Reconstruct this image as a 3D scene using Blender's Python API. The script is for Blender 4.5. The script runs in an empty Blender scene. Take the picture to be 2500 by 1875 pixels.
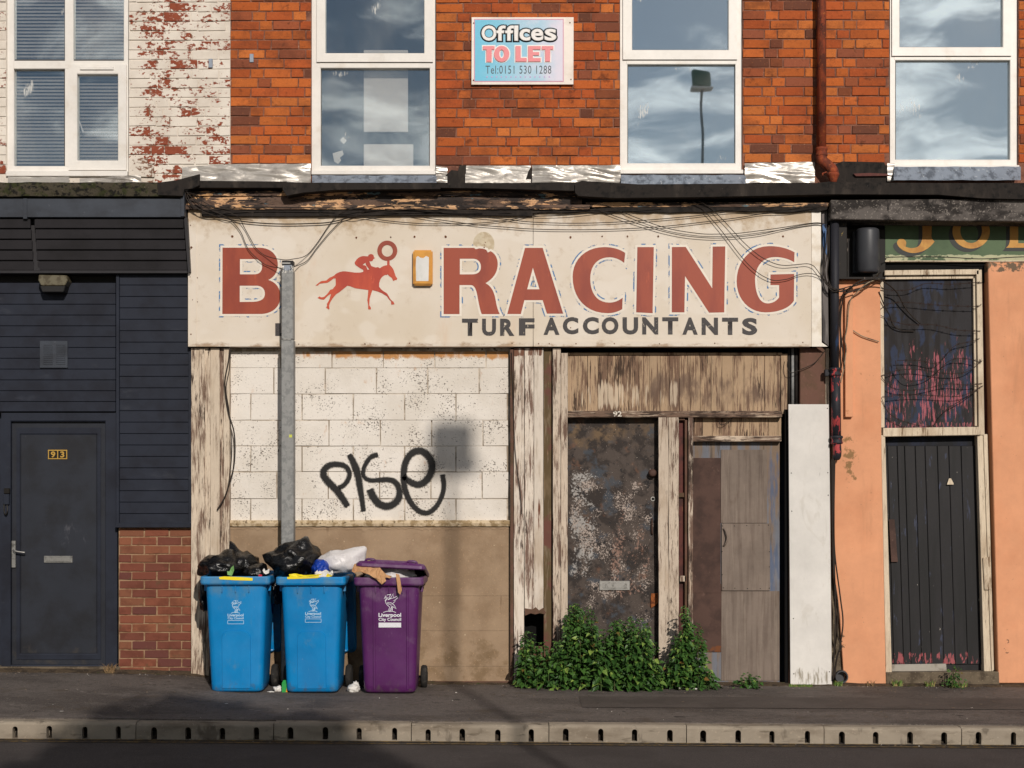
import bpy, bmesh, math, random
from mathutils import Vector, Matrix, noise
random.seed(7)
scene = bpy.context.scene
COL = scene.collection
# ------------------------------------------------------------------ camera
F, D, H, HZ, CX = 3920.0, 14.2, 1.55, 1234.0, 1250.0      # focal length in photo pixels, distance to upper wall, eye height, horizon row
cam_d = bpy.data.cameras.new('camera'); cam = bpy.data.objects.new('camera', cam_d); COL.objects.link(cam)
cam.location = (0, -D, H); cam.rotation_euler = (math.radians(90), 0, 0)
cam_d.sensor_width = 36; cam_d.lens = F/2500*36; cam_d.shift_y = (HZ-937.5)/2500
cam_d.clip_end = 500
scene.camera = cam
# ------------------------------------------------------------------ sky and sun
SUN = Vector((0.26, -1.0, 0.475)).normalized()              # direction towards the sun
world = bpy.data.worlds.new('World'); scene.world = world; world.use_nodes = True
nt = world.node_tree; nt.nodes.clear()
def wn(t, **k):
    n = nt.nodes.new(t)
    for a, v in k.items(): setattr(n, a, v)
    return n
sky = wn('ShaderNodeTexSky', sky_type='NISHITA', sun_disc=False)
sky.sun_elevation = math.asin(SUN.z); sky.sun_rotation = math.atan2(SUN.x, SUN.y)
sky.air_density = 1.0; sky.dust_density = 0.3; sky.ozone_density = 1.5
tc = wn('ShaderNodeTexCoord'); sep = wn('ShaderNodeSeparateXYZ'); nt.links.new(tc.outputs['Generated'], sep.inputs[0])
zm = wn('ShaderNodeMath', operation='MAXIMUM'); nt.links.new(sep.outputs[2], zm.inputs[0]); zm.inputs[1].default_value = 0.06
dx = wn('ShaderNodeMath', operation='DIVIDE'); nt.links.new(sep.outputs[0], dx.inputs[0]); nt.links.new(zm.outputs[0], dx.inputs[1])
dy = wn('ShaderNodeMath', operation='DIVIDE'); nt.links.new(sep.outputs[1], dy.inputs[0]); nt.links.new(zm.outputs[0], dy.inputs[1])
cb = wn('ShaderNodeCombineXYZ'); nt.links.new(dx.outputs[0], cb.inputs[0]); nt.links.new(dy.outputs[0], cb.inputs[1])
mp = wn('ShaderNodeMapping'); nt.links.new(tc.outputs['Generated'], mp.inputs[0]); mp.inputs['Rotation'].default_value = (0, math.radians(-24), 0); mp.inputs['Scale'].default_value = (1.0, 1.0, 3.2); mp.inputs['Location'].default_value = (7.7, 4.4, 1.3)
cn = wn('ShaderNodeTexNoise'); nt.links.new(mp.outputs[0], cn.inputs[0]); cn.inputs['Scale'].default_value = 8.5; cn.inputs['Detail'].default_value = 8; cn.inputs['Roughness'].default_value = .6; cn.inputs['Distortion'].default_value = .6
cr = wn('ShaderNodeMapRange', interpolation_type='SMOOTHSTEP'); nt.links.new(cn.outputs[0], cr.inputs[0]); cr.inputs[1].default_value = .47; cr.inputs[2].default_value = .68
cm = wn('ShaderNodeMix', data_type='RGBA'); nt.links.new(cr.outputs[0], cm.inputs[0]); nt.links.new(sky.outputs[0], cm.inputs[6]); cm.inputs[7].default_value = (28, 27.2, 26.2, 1)
bg = wn('ShaderNodeBackground'); nt.links.new(cm.outputs[2], bg.inputs[0]); bg.inputs[1].default_value = 0.05
wo = wn('ShaderNodeOutputWorld'); nt.links.new(bg.outputs[0], wo.inputs[0])
sd = bpy.data.lights.new('sun', 'SUN'); sd.energy = 4.5; sd.angle = math.radians(0.55); sd.color = (1.0, .925, .84)
sun = bpy.data.objects.new('sun', sd); COL.objects.link(sun); sun.rotation_euler = (-SUN).to_track_quat('-Z', 'Y').to_euler(); sun.location = SUN*40
vs = scene.view_settings; vs.view_transform = 'Standard'; vs.look = 'None'; vs.gamma = 1; vs.exposure = -0.52; vs.use_curve_mapping = False
scene.cycles.use_adaptive_sampling = True; scene.cycles.adaptive_threshold = .02; scene.cycles.max_bounces = 5; scene.cycles.diffuse_bounces = 2; scene.cycles.glossy_bounces = 3; scene.cycles.transparent_max_bounces = 8
scene.render.resolution_x, scene.render.resolution_y = 1024, 768

# ------------------------------------------------------------------ helpers
def X(px, p=0): return (px-CX)/F*(D-p)
def Z(py, p=0): return H-(py-HZ)/F*(D-p)
def P(px, py, p=0): return Vector((X(px, p), -p, Z(py, p)))
def lin(c):
    def f(v):
        v /= 255.0
        return v/12.92 if v <= .04045 else ((v+.055)/1.055)**2.4
    return (f(c[0]), f(c[1]), f(c[2]), 1)
def link(o, parent=None):
    COL.objects.link(o)
    if parent is not None: o.parent = parent
    return o
def meshobj(name, me, mat, parent=None, smooth=False):
    o = bpy.data.objects.new(name, me)
    if mat is not None:
        me.materials.clear(); me.materials.append(mat)
    if smooth:
        me.polygons.foreach_set('use_smooth', [True]*len(me.polygons))
    link(o, parent)
    if parent is not None: o.matrix_parent_inverse = Matrix.Translation(-Vector(parent.location)) if parent.type == 'EMPTY' and parent.get('_w') else Matrix.Identity(4)
    return o
def bobj(name, bm, mat, parent=None, smooth=False):
    me = bpy.data.meshes.new(name); bm.to_mesh(me); bm.free()
    return meshobj(name, me, mat, parent, smooth)
def thing(name, label, cat, loc=(0, 0, 0), group=None, rz=0, world_children=True):
    o = bpy.data.objects.new(name, None); o.empty_display_size = .1; link(o)
    o.location = loc; o.rotation_euler = (0, 0, rz)
    if world_children: o['_w'] = 1
    tag(o, label, cat, group); return o
def tag(o, label, cat, group=None):
    o['label'] = label; o['category'] = cat
    if group: o['group'] = group
    return o
def struct(o): o['kind'] = 'structure'; return o
def add_box(bm, a, b, bev=0):
    a, b = Vector(a), Vector(b)
    vs_ = [bm.verts.new((x, y, z)) for x in (a.x, b.x) for y in (a.y, b.y) for z in (a.z, b.z)]
    fs = [(0, 1, 3, 2), (4, 6, 7, 5), (0, 4, 5, 1), (2, 3, 7, 6), (0, 2, 6, 4), (1, 5, 7, 3)]
    faces = [bm.faces.new([vs_[i] for i in f]) for f in fs]
    if bev:
        es = {e for f in faces for e in f.edges}
        bmesh.ops.bevel(bm, geom=list(es), offset=bev, segments=1, affect='EDGES', profile=.5)
    return bm
def box(bm, x0, y0, x1, y1, pf, pb, bev=0):
    """box from photo pixels x0..x1, y0..y1, front face pf metres in front of the upper wall, back face pb"""
    return add_box(bm, (X(x0, pf), -pf, Z(y1, pf)), (X(x1, pf), -pb, Z(y0, pf)), bev)
def obox(name, x0, y0, x1, y1, pf, pb, mat, parent=None, bev=.003):
    return bobj(name, box(bmesh.new(), x0, y0, x1, y1, pf, pb, bev), mat, parent)
def prism(bm, pts, thick, bev=0):
    """pts: front outline (Vectors), extruded by thick along +y"""
    n = len(pts)
    a = [bm.verts.new(p) for p in pts]; b = [bm.verts.new(p+Vector((0, thick, 0))) for p in pts]
    f1 = bm.faces.new(a); f2 = bm.faces.new(b[::-1])
    for i in range(n):
        bm.faces.new((a[i], b[i], b[(i+1) % n], a[(i+1) % n]))
    bmesh.ops.recalc_face_normals(bm, faces=bm.faces)
    if bev: bmesh.ops.bevel(bm, geom=list(bm.edges), offset=bev, segments=1, affect='EDGES')
    return bm
def plate(name, pts, p, thick, mat, parent=None, bev=0):
    return bobj(name, prism(bmesh.new(), [P(x, y, p) for x, y in pts], thick, bev), mat, parent)
def spline(pts, n=8, closed=False):
    pts = [Vector(p) for p in pts]; out = []
    m = len(pts); rng = range(m if closed else m-1)
    for i in rng:
        if closed: a, b, c, d = pts[(i-1) % m], pts[i], pts[(i+1) % m], pts[(i+2) % m]
        else: a, b, c, d = pts[max(i-1, 0)], pts[i], pts[i+1], pts[min(i+2, m-1)]
        for k in range(n):
            t = k/n
            out.append(.5*((2*b)+(c-a)*t+(2*a-5*b+4*c-d)*t*t+(3*b-a-3*c+d)*t**3))
    if not closed: out.append(pts[-1])
    return out
def tube(bm, pts, r, seg=6, cap=True):
    pts = [Vector(p) for p in pts]; rings = []
    up = Vector((0, 0, 1))
    for i, p in enumerate(pts):
        t = (pts[min(i+1, len(pts)-1)]-pts[max(i-1, 0)])
        if t.length < 1e-9: t = Vector((0, 0, 1))
        t.normalize()
        u = t.cross(Vector((0, 1, 0)))
        if u.length < .2: u = t.cross(Vector((1, 0, 0)))
        u.normalize(); v = t.cross(u)
        rr = r(i/(len(pts)-1)) if callable(r) else r
        rings.append([bm.verts.new(p+(u*math.cos(2*math.pi*k/seg)+v*math.sin(2*math.pi*k/seg))*rr) for k in range(seg)])
    for a, b in zip(rings, rings[1:]):
        for k in range(seg): bm.faces.new((a[k], a[(k+1) % seg], b[(k+1) % seg], b[k]))
    if cap: bm.faces.new(rings[0][::-1]); bm.faces.new(rings[-1])
    return bm
def lathe(bm, prof, c, seg=24, axis='z'):
    rings = []
    for r, h in prof:
        ring = []
        for k in range(seg):
            a = 2*math.pi*k/seg
            if axis == 'z': q = Vector((math.cos(a)*r, math.sin(a)*r, h))
            elif axis == 'x': q = Vector((h, math.cos(a)*r, math.sin(a)*r))
            else: q = Vector((math.cos(a)*r, h, math.sin(a)*r))
            ring.append(bm.verts.new(Vector(c)+q))
        rings.append(ring)
    for a, b in zip(rings, rings[1:]):
        for k in range(seg): bm.faces.new((a[k], a[(k+1) % seg], b[(k+1) % seg], b[k]))
    bm.faces.new(rings[0][::-1]); bm.faces.new(rings[-1])
    bmesh.ops.recalc_face_normals(bm, faces=bm.faces)
    return bm
def parse(path, n=10):
    """tiny svg-like path (M L C Z, absolute) -> list of closed loops of 2D points"""
    tk = path.replace(',', ' ').split(); loops = []; cur = []; i = 0; cmd = None
    while i < len(tk):
        t = tk[i]
        if t[0] in 'MLCZ':
            cmd = t[0]; tk[i] = t[1:]
            if cmd == 'Z' :
                if cur: loops.append(cur); cur = []
                i += 1; continue
            if not tk[i]: i += 1
            continue
        if t.endswith('Z'): tk[i] = t[:-1]; tk.insert(i+1, 'Z'); continue
        if cmd in 'ML':
            if cmd == 'M' and cur: loops.append(cur); cur = []
            y = tk[i+1]
            if y.endswith('Z'): tk[i+1] = y[:-1]; tk.insert(i+2, 'Z')
            cur.append((float(tk[i]), float(tk[i+1]))); i += 2; cmd = 'L'
        else:
            if tk[i+5].endswith('Z'): tk[i+5] = tk[i+5][:-1]; tk.insert(i+6, 'Z')
            v = [float(q) for q in tk[i:i+6]]; a = cur[-1]
            for k in range(1, n+1):
                s = k/n; m = 1-s
                cur.append(tuple(m**3*a[j]+3*m*m*s*v[j]+3*m*s*s*v[2+j]+s**3*v[4+j] for j in (0, 1)))
            i += 6
    if cur: loops.append(cur)
    return loops
def fill_mesh(name, loops, offset=0.0, extrude=0.0):
    """2D loops (x right, y up) filled with holes -> mesh standing in the XZ plane"""
    cu = bpy.data.curves.new(name, 'CURVE'); cu.dimensions = '2D'; cu.fill_mode = 'BOTH' if extrude else 'FRONT'; cu.offset = offset; cu.extrude = extrude
    for lp in loops:
        s = cu.splines.new('POLY'); s.points.add(len(lp)-1); s.use_cyclic_u = True
        for q, pt in zip(s.points, lp): q.co = (pt[0], pt[1], 0, 1)
    return curve_mesh(name, cu)
def curve_mesh(name, cu):
    o = bpy.data.objects.new(name, cu); me = bpy.data.meshes.new_from_object(o); bpy.data.objects.remove(o); bpy.data.curves.remove(cu)
    for v in me.vertices: x, y, z = v.co; v.co = (x, -z, y)
    me.name = name
    return me
def ccw(lp): return sum(a[0]*b[1]-b[0]*a[1] for a, b in zip(lp, lp[1:]+lp[:1])) > 0
def shape(name, path, tr, p, mat, parent, offset=0.0, thick=0.0):
    """path in local zoom units; tr=(x0,y0,f): photo pixel = x0+u/f"""
    loops = []
    for k, lp in enumerate(parse(path) if isinstance(path, str) else path):
        q = [(X(tr[0]+u/tr[2], p), Z(tr[1]+v/tr[2], p)) for u, v in lp]
        if ccw(q) != (k == 0): q = q[::-1]
        loops.append(q)
    me = fill_mesh(name, loops, offset, thick/2)
    for v in me.vertices: v.co.y += -p
    return meshobj(name, me, mat, parent)
def text(name, body, x0, y0, x1, y1, p, mat, parent, offset=0.0, place=None, space=1.0, shear=0.0, bevel=0.0, split=False):
    """lettering fitted to a pixel box"""
    cu = bpy.data.curves.new(name, 'FONT'); cu.body = body; cu.size = 1; cu.offset = offset; cu.fill_mode = 'FRONT'; cu.space_character = space; cu.shear = shear; cu.bevel_depth = bevel; cu.bevel_resolution = 0
    if bevel: cu.fill_mode = 'BOTH'
    cu.resolution_u = 4
    me = curve_mesh(name, cu)
    xs = [v.co.x for v in me.vertices]; zs = [v.co.z for v in me.vertices]
    ax, bx_, az, bz = min(xs), max(xs), min(zs), max(zs)
    for v in me.vertices:
        u = x0+(v.co.x-ax)/(bx_-ax)*(x1-x0); w = y1-(v.co.z-az)/(bz-az)*(y1-y0)
        dy_ = v.co.y*.01 if bevel else 0
        v.co = place(u, w) if place else P(u, w, p)+Vector((0, dy_, 0))
    if split:              # one object per printed character
        b = bmesh.new(); b.from_mesh(me); todo = set(b.verts)
        while todo:
            st_ = [todo.pop()]; isl = set(st_)
            while st_:
                for e in st_.pop().link_edges:
                    for v in e.verts:
                        if v not in isl: isl.add(v); todo.discard(v); st_.append(v)
            ix = {v: i for i, v in enumerate(isl)}; fs = {f for v in isl for f in v.link_faces}
            m2 = bpy.data.meshes.new(name); m2.from_pydata([v.co[:] for v in ix], [], [[ix[v] for v in f.verts] for f in fs]); meshobj(name, m2, mat, parent)
        b.free(); bpy.data.meshes.remove(me); return None
    return meshobj(name, me, mat, parent)
def ribbon(bm, pts, w, uvl=None, taper=None):
    """flat strip in the facade plane along pts, width w metres"""
    pr = None; L = 0
    n = len(pts)
    for i, p in enumerate(pts):
        t = pts[min(i+1, n-1)]-pts[max(i-1, 0)]; t.y = 0
        if t.length < 1e-9: t = Vector((1, 0, 0))
        t.normalize()
        s = Vector((-t.z, 0, t.x))*(w/2*(taper(i/(n-1)) if taper else 1))
        if i: L += (p-pts[i-1]).length
        a, b = bm.verts.new(p+s), bm.verts.new(p-s)
        if pr:
            f = bm.faces.new((pr[0], pr[1], b, a))
            if uvl:
                for lp, q in zip(f.loops, ((0, pr[2]), (1, pr[2]), (1, L), (0, L))): lp[uvl].uv = q
        pr = (a, b, L)
    return bm

# ------------------------------------------------------------------ materials
class Mat:
    def __init__(s, name):
        s.m = bpy.data.materials.new(name); s.m.use_nodes = True; s.t = s.m.node_tree; s.t.nodes.clear()
        s.out = s.n('ShaderNodeOutputMaterial'); s.b = s.n('ShaderNodeBsdfPrincipled'); s.l(s.b.outputs[0], s.out.inputs[0])
        s._pos = None
    def n(s, t, **k):
        q = s.t.nodes.new(t)
        for a, v in k.items(): setattr(q, a, v)
        return q
    def l(s, a, b): s.t.links.new(a, b)
    def put(s, sock, v):
        if hasattr(v, 'is_output') or isinstance(v, bpy.types.NodeSocket): s.l(v, sock)
        else: sock.default_value = v
    def pos(s):
        if s._pos is None: s._pos = s.n('ShaderNodeNewGeometry').outputs['Position']
        return s._pos
    def xyz(s):
        if not hasattr(s, '_x'):
            q = s.n('ShaderNodeSeparateXYZ'); s.l(s.pos(), q.inputs[0]); s._x = q.outputs
        return s._x
    def math(s, op, a, b=0.0, c=None):
        q = s.n('ShaderNodeMath', operation=op); s.put(q.inputs[0], a); s.put(q.inputs[1], b)
        if c is not None: s.put(q.inputs[2], c)
        return q.outputs[0]
    def noise(s, scale, detail=4, rough=.6, st=(1, 1, 1), seed=0, dist=0, vec=None):
        v = s.n('ShaderNodeMapping'); s.l(vec or s.pos(), v.inputs[0]); v.inputs['Scale'].default_value = st; v.inputs['Location'].default_value = (seed*3.17, seed*1.31, seed*2.23)
        q = s.n('ShaderNodeTexNoise'); s.l(v.outputs[0], q.inputs[0]); q.inputs['Scale'].default_value = scale; q.inputs['Detail'].default_value = detail; q.inputs['Roughness'].default_value = rough; q.inputs['Distortion'].default_value = dist
        return q.outputs[0]
    def rng(s, v, lo, hi, a=0.0, b=1.0, smooth=True):
        q = s.n('ShaderNodeMapRange', interpolation_type='SMOOTHSTEP' if smooth else 'LINEAR'); s.put(q.inputs[0], v); q.inputs[1].default_value = lo; q.inputs[2].default_value = hi; q.inputs[3].default_value = a; q.inputs[4].default_value = b
        return q.outputs[0]
    def mix(s, f, a, b, bt='MIX'):
        q = s.n('ShaderNodeMix', data_type='RGBA', blend_type=bt); s.put(q.inputs[0], f); s.put(q.inputs[6], a); s.put(q.inputs[7], b)
        return q.outputs[2]
    def zone(s, x0, x1, z0, z1, soft=.05):
        xx, _, zz = s.xyz()[0], 0, s.xyz()[2]
        a = s.math('MULTIPLY', s.rng(xx, x0-soft, x0+soft), s.rng(xx, x1+soft, x1-soft))
        b = s.math('MULTIPLY', s.rng(zz, z0-soft, z0+soft), s.rng(zz, z1+soft, z1-soft))
        return s.math('MULTIPLY', a, b)
    def bump(s, h, strength=.3, dist=.01):
        q = s.n('ShaderNodeBump'); q.inputs['Strength'].default_value = strength; q.inputs['Distance'].default_value = dist; s.put(q.inputs['Height'], h)
        s.l(q.outputs[0], s.b.inputs['Normal'])
    def done(s, col, rough=.8, metal=0.0, spec=.3):
        s.put(s.b.inputs['Base Color'], col); s.put(s.b.inputs['Roughness'], rough); s.put(s.b.inputs['Metallic'], metal); s.b.inputs['Specular IOR Level'].default_value = spec
        return s.m
def pz(px0, py0, px1, py1, p):            # pixel box -> zone arguments
    return (X(px0, p), X(px1, p), Z(py1, p), Z(py0, p))
def surf(name, base, layers=(), rough=.8, metal=0.0, spec=.3, bump=None, var=0.0, huge=0.06, alpha=None):
    """layers: dicts c=colour, s=scale, lo/hi threshold, st=stretch, seed, d=detail, r=roughness, z=zone tuple, w=zone weight, a=max amount"""
    M = Mat(name); col = lin(base)
    if huge:
        hv = M.rng(M.noise(2.0, 8, .74, seed=len(name)), .3, .7, 1-huge*1.9, 1+huge*1.9, False)
    for L in layers:
        nz = M.noise(L.get('s', 20), min(6, L.get('d', 4)), L.get('r', .62), L.get('st', (1, 1, 1)), L.get('seed', 0), L.get('dist', 0))
        if 's2' in L:          # broad patches decide where the fine grain shows
            n2 = M.noise(L['s2'], 3, .55, L.get('st2', (1, 1, .45)), L.get('seed', 0)+13)
            k = L.get('k', .5); nz = M.math('MULTIPLY_ADD', n2, k, M.math('MULTIPLY', nz, 1-k))
            if var:            # every board has weathered to its own degree
                orr = M.n('ShaderNodeObjectInfo').outputs['Random']; nz = M.math('ADD', nz, M.math('MULTIPLY_ADD', orr, .11, -.055))
        if 'z' in L:
            zn = M.zone(*L['z'], soft=L.get('soft', .05))
            nz = M.math('MULTIPLY_ADD', M.math('SUBTRACT', zn, 1.0), L.get('w', .5), nz)
        m = M.rng(nz, L['lo'], L['hi'])
        if L.get('a', 1) < 1: m = M.math('MULTIPLY', m, L['a'])
        col = M.mix(m, col, lin(L['c']))
    if huge: col = M.mix(1.0, col, M_gray(M, hv), 'MULTIPLY')
    if var:
        oi = M.n('ShaderNodeObjectInfo'); v = M.rng(oi.outputs['Random'], 0, 1, 1-var, 1+var, False)
        col = M.mix(1.0, col, M_gray(M, v), 'MULTIPLY')
    if bump: M.bump(M.noise(bump[0], 6, .65, bump[3] if len(bump) > 3 else (1, 1, 1), 5), bump[1], bump[2])
    return M.done(col, rough, metal, spec)
def M_gray(M, v):
    q = M.n('ShaderNodeCombineColor'); M.l(v, q.inputs[0]); M.l(v, q.inputs[1]); M.l(v, q.inputs[2]); return q.outputs[0]
V = (1, 1, .10)                            # stretch along the vertical grain
VH = (.10, 1, 1)
# ================================================================== GROUND
def zk(x): return -.052-.0064*x           # kerb top
def zw(x):                                # pavement where it meets the shop fronts
    pts = [(-6, .13), (-3.2, .10), (-2.75, .08), (-2.3, .015), (0, 0), (3.2, -.012), (6, -.03)]
    for (a, u), (b, v) in zip(pts, pts[1:]):
        if a <= x <= b: return u+(v-u)*(x-a)/(b-a)
    return pts[0][1] if x < 0 else pts[-1][1]
YK, YW = -2.44, -.05
def zg(x, y):
    t = max(0, min(1, (y-YK)/(-.2-YK)))
    return zk(x)*(1-t)+zw(x)*t
m_tarmac = surf('pavement_tarmac', (100, 92, 87), [dict(c=(70, 63, 59), s=1.6, st=(.5, 1, 1), lo=.45, hi=.6, a=.7), dict(c=(64, 58, 54), s=20, d=5, lo=.52, hi=.64, a=.5, seed=21), dict(c=(122, 113, 106), s=34, d=4, lo=.58, hi=.68, a=.5, seed=22), dict(c=(140, 130, 121), s=110, d=2, lo=.60, hi=.68, a=.75), dict(c=(50, 45, 41), s=150, d=3, lo=.56, hi=.68, a=.8), dict(c=(44, 40, 37), s=7, d=5, r=.5, lo=.70, hi=.72, a=.8, seed=8), dict(c=(120, 112, 106), s=9, d=1, lo=.73, hi=.745, a=.7, seed=12), dict(c=(78, 66, 52), s=5, lo=.55, hi=.72, a=.5, seed=3)], rough=.9, bump=(260, .35, .004))
m_road = surf('road_asphalt', (74, 68, 66), [dict(c=(48, 43, 42), s=180, d=3, lo=.5, hi=.62), dict(c=(104, 95, 90), s=90, d=2, lo=.60, hi=.68, seed=2, a=.8), dict(c=(54, 48, 46), s=1.5, lo=.45, hi=.65, a=.5)], rough=.88, bump=(200, .6, .006))
m_kerb = surf('kerb_concrete', (150, 139, 124), spec=.08, layers=[dict(c=(112, 100, 86), s=6, lo=.45, hi=.7, a=.7, st=(.4, 1, 1)), dict(c=(172, 158, 140), s=40, lo=.58, hi=.7, a=.6), dict(c=(84, 74, 62), s=14, st=(.25, 1, 1), lo=.58, hi=.70, a=.7, seed=4), dict(c=(70, 62, 54), s=5, st=(1, 1, .5), lo=.60, hi=.68, a=.55, seed=9), dict(c=(186, 176, 160), s=60, d=3, lo=.70, hi=.74, a=.6, seed=3)], rough=.9, bump=(120, .25, .003), var=.05)
m_silt = surf('drain_silt', (64, 56, 46), [dict(c=(30, 26, 22), s=30, lo=.4, hi=.6)], rough=.95)
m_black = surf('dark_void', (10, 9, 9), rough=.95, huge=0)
m_yellow = surf('worn_yellow_line', (128, 104, 58), [dict(c=(72, 64, 56), s=22, lo=.40, hi=.58), dict(c=(60, 55, 50), s=160, d=2, lo=.5, hi=.6, a=.7)], rough=.85)

bm = bmesh.new()
xs = [-40, -10, -6]+[-5+.25*i for i in range(41)]+[6, 10, 40]
ys = [YK+.12, YK+.118, -1.8, -1.2, -.6, -.2, .6]
g = [[bm.verts.new((x, y, zg(x, y)+(.002 if r_ else -.15))) for x in xs] for r_, y in enumerate(ys)]
for a, b in zip(g, g[1:]):
    for i in range(len(xs)-1): bm.faces.new((a[i], a[i+1], b[i+1], b[i]))
struct(bobj('pavement', bm, m_tarmac))
def zr(x, y): return zk(x)-.128-.012*max(0, min(3, YK-y))
bm = bmesh.new()
ys = [-60, -12, -8, -5, -3.4, -2.9, YK+.10]
xs2 = [-60]+[x for x in xs if abs(x) <= 10]+[60]
g = [[bm.verts.new((x, y, zr(x, y))) for x in xs2] for y in ys]
for a, b in zip(g, g[1:]):
    for i in range(len(xs2)-1): bm.faces.new((a[i], a[i+1], b[i+1], b[i]))
struct(bobj('road', bm, m_road))
for yy in (YK-.075, YK-.165):
    bm = bmesh.new(); pr = None
    for i in range(81):
        x = -6+.15*i
        a, b = bm.verts.new((x, yy, zr(x, yy)+.004)), bm.verts.new((x, yy+.045, zr(x, yy+.045)+.004))
        if pr: bm.faces.new((pr[0], a, b, pr[1]))
        pr = (a, b)
    struct(bobj('yellow_line', bm, m_yellow))
bm = bmesh.new(); pr = None
for i in range(61):
    x = .55+i*.09; wob = .012*noise.noise(Vector((x*2, 0, 0)))
    a, b = bm.verts.new((x, -1.62+wob, zg(x, -1.62)+.006)), bm.verts.new((x, -1.02+wob*.6, zg(x, -1.02)+.006))
    if pr: bm.faces.new((pr[0], a, b, pr[1]))
    pr = (a, b)
m_patch = surf('tarmac_repair', (88, 80, 75), [dict(c=(60, 54, 50), s=130, d=3, lo=.52, hi=.66, a=.8), dict(c=(120, 111, 104), s=150, d=2, lo=.64, hi=.72, a=.7), dict(c=(72, 65, 60), s=2, lo=.45, hi=.6, a=.6)], rough=.9, bump=(240, .4, .004))
struct(bobj('tarmac_patch', bm, m_patch))
# kerb: drainage blocks with four arched inlets each
kerb = bpy.data.objects.new('kerb', None); link(kerb); struct(kerb); kerb['_w'] = 1
KL = 1.008
def kerb_meshes(seed):
    rk = random.Random(seed)
    w, h = KL-.006, .130; loops = [[(0, 0), (w, 0), (w, h-.022), (0, h-.022)]]
    for k in range(4):
        cx = KL*(k+.49)/4+rk.uniform(-.006, .006); hw = .021+rk.uniform(-.002, .002); y0, y1 = .006+rk.uniform(0, .003), .078+rk.uniform(-.004, .004)
        arc = [(cx-hw, y0), (cx-hw, y1)]+[(cx-hw*math.cos(math.pi*i/6), y1+hw*math.sin(math.pi*i/6)) for i in range(1, 6)]+[(cx+hw, y1), (cx+hw, y0)]
        loops.append(arc if not ccw(arc) else arc[::-1])
    me = fill_mesh('kerb_face', loops, 0, .03)
    b = bmesh.new(); b.from_mesh(me)
    for v in b.verts: v.co.y += .03
    # rounded top with a sloping upper face
    prof = [(0, h-.022), (.006, h-.010), (.018, h-.002), (.032, h), (.135, h+.003), (.135, 0), (.1, 0), (.1, h-.024), (.06, h-.024)]
    NX = 26; cols = []
    for q in range(NX+1):
        col_ = []
        for i, (y, z) in enumerate(prof):
            x = w*q/NX; e = 1 if q in (0, NX) else .35
            ch = max(0, noise.noise(Vector((x*9+seed*5, i*.3, seed)))-.15)*.02*e if i in (1, 2, 3) else 0
            col_.append(b.verts.new((x, y+ch, z-ch)))
        cols.append(col_)
    for a_, c_ in zip(cols, cols[1:]):
        for i in range(len(prof)-1): b.faces.new((a_[i], c_[i], c_[i+1], a_[i+1]))
    b.faces.new(cols[0][::-1]); b.faces.new(cols[-1])
    me2 = bpy.data.meshes.new('kerb_block'); b.to_mesh(me2); b.free()
    me2.materials.append(m_kerb)
    b = bmesh.new()
    for k in range(4):
        cx = KL*(k+.49)/4
        add_box(b, (cx-.03, .098, .0), (cx+.03, .104, h-.03))
        hs = rk.uniform(.012, .05); add_box(b, (cx-.022, .035+rk.uniform(0, .035), .004), (cx+rk.uniform(.0, .022), .096, .008+hs), .006)
    add_box(b, (0, .03, -.02), (w, .098, .004))
    me3 = bpy.data.meshes.new('drain_silt'); b.to_mesh(me3); b.free(); me3.materials.append(m_silt)
    return me2, me3
KV = [kerb_meshes(s_) for s_ in range(5)]
x0 = X(333, 2.44)-KL*5
for i in range(15):
    x = x0+KL*i
    kb, ks = KV[(i*3+i//2) % 5]
    o = bpy.data.objects.new('kerb_block', kb); link(o, kerb); o.location = (x, YK+random.uniform(-.005, .005), zk(x+KL/2)-.130+random.uniform(-.004, .004)); o.rotation_euler = (0, .0064, 0)
    o2 = bpy.data.objects.new('drain_silt', ks); link(o2, o)

# ================================================================== MATERIALS FOR THE FRONTS
m_core = surf('mortar_pink', (136, 92, 74), [dict(c=(104, 68, 56), s=9, lo=.4, hi=.65), dict(c=(170, 128, 104), s=60, lo=.58, hi=.7)], rough=.95, bump=(150, .5, .004))
def brick_material(name):
    M = Mat(name); oi = M.n('ShaderNodeObjectInfo'); col = oi.outputs['Color']
    col = M.mix(M.rng(M.noise(26, 5, .65), .52, .72, 0, .75), col, M.mix(.6, col, lin((92, 48, 32)), 'MIX'))
    col = M.mix(M.rng(M.noise(11, 4, .6, seed=4), .60, .74, 0, .7), col, lin((84, 46, 32)))
    col = M.mix(M.rng(M.noise(70, 3, .6, seed=8), .60, .75, 0, .35), col, lin((226, 140, 84)))
    col = M.mix(M.rng(M.noise(60, 4, .7, seed=2, st=(.5, 1, 1)), .68, .74, 0, .6), col, lin((60, 38, 30)))
    col = M.mix(M.rng(M.noise(2.6, 6, .72, (.8, 1, 1.2), 14), .47, .68, 0, .62), col, lin((96, 56, 40)))
    col = M.mix(M.rng(M.noise(150, 2, .6, seed=15), .3, .7, .0, .22), col, lin((120, 60, 36)))
    M.bump(M.noise(70, 6, .7), .6, .007)
    return M.done(col, .9, 0, .2)
m_brick = brick_material('orange_brick')
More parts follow.
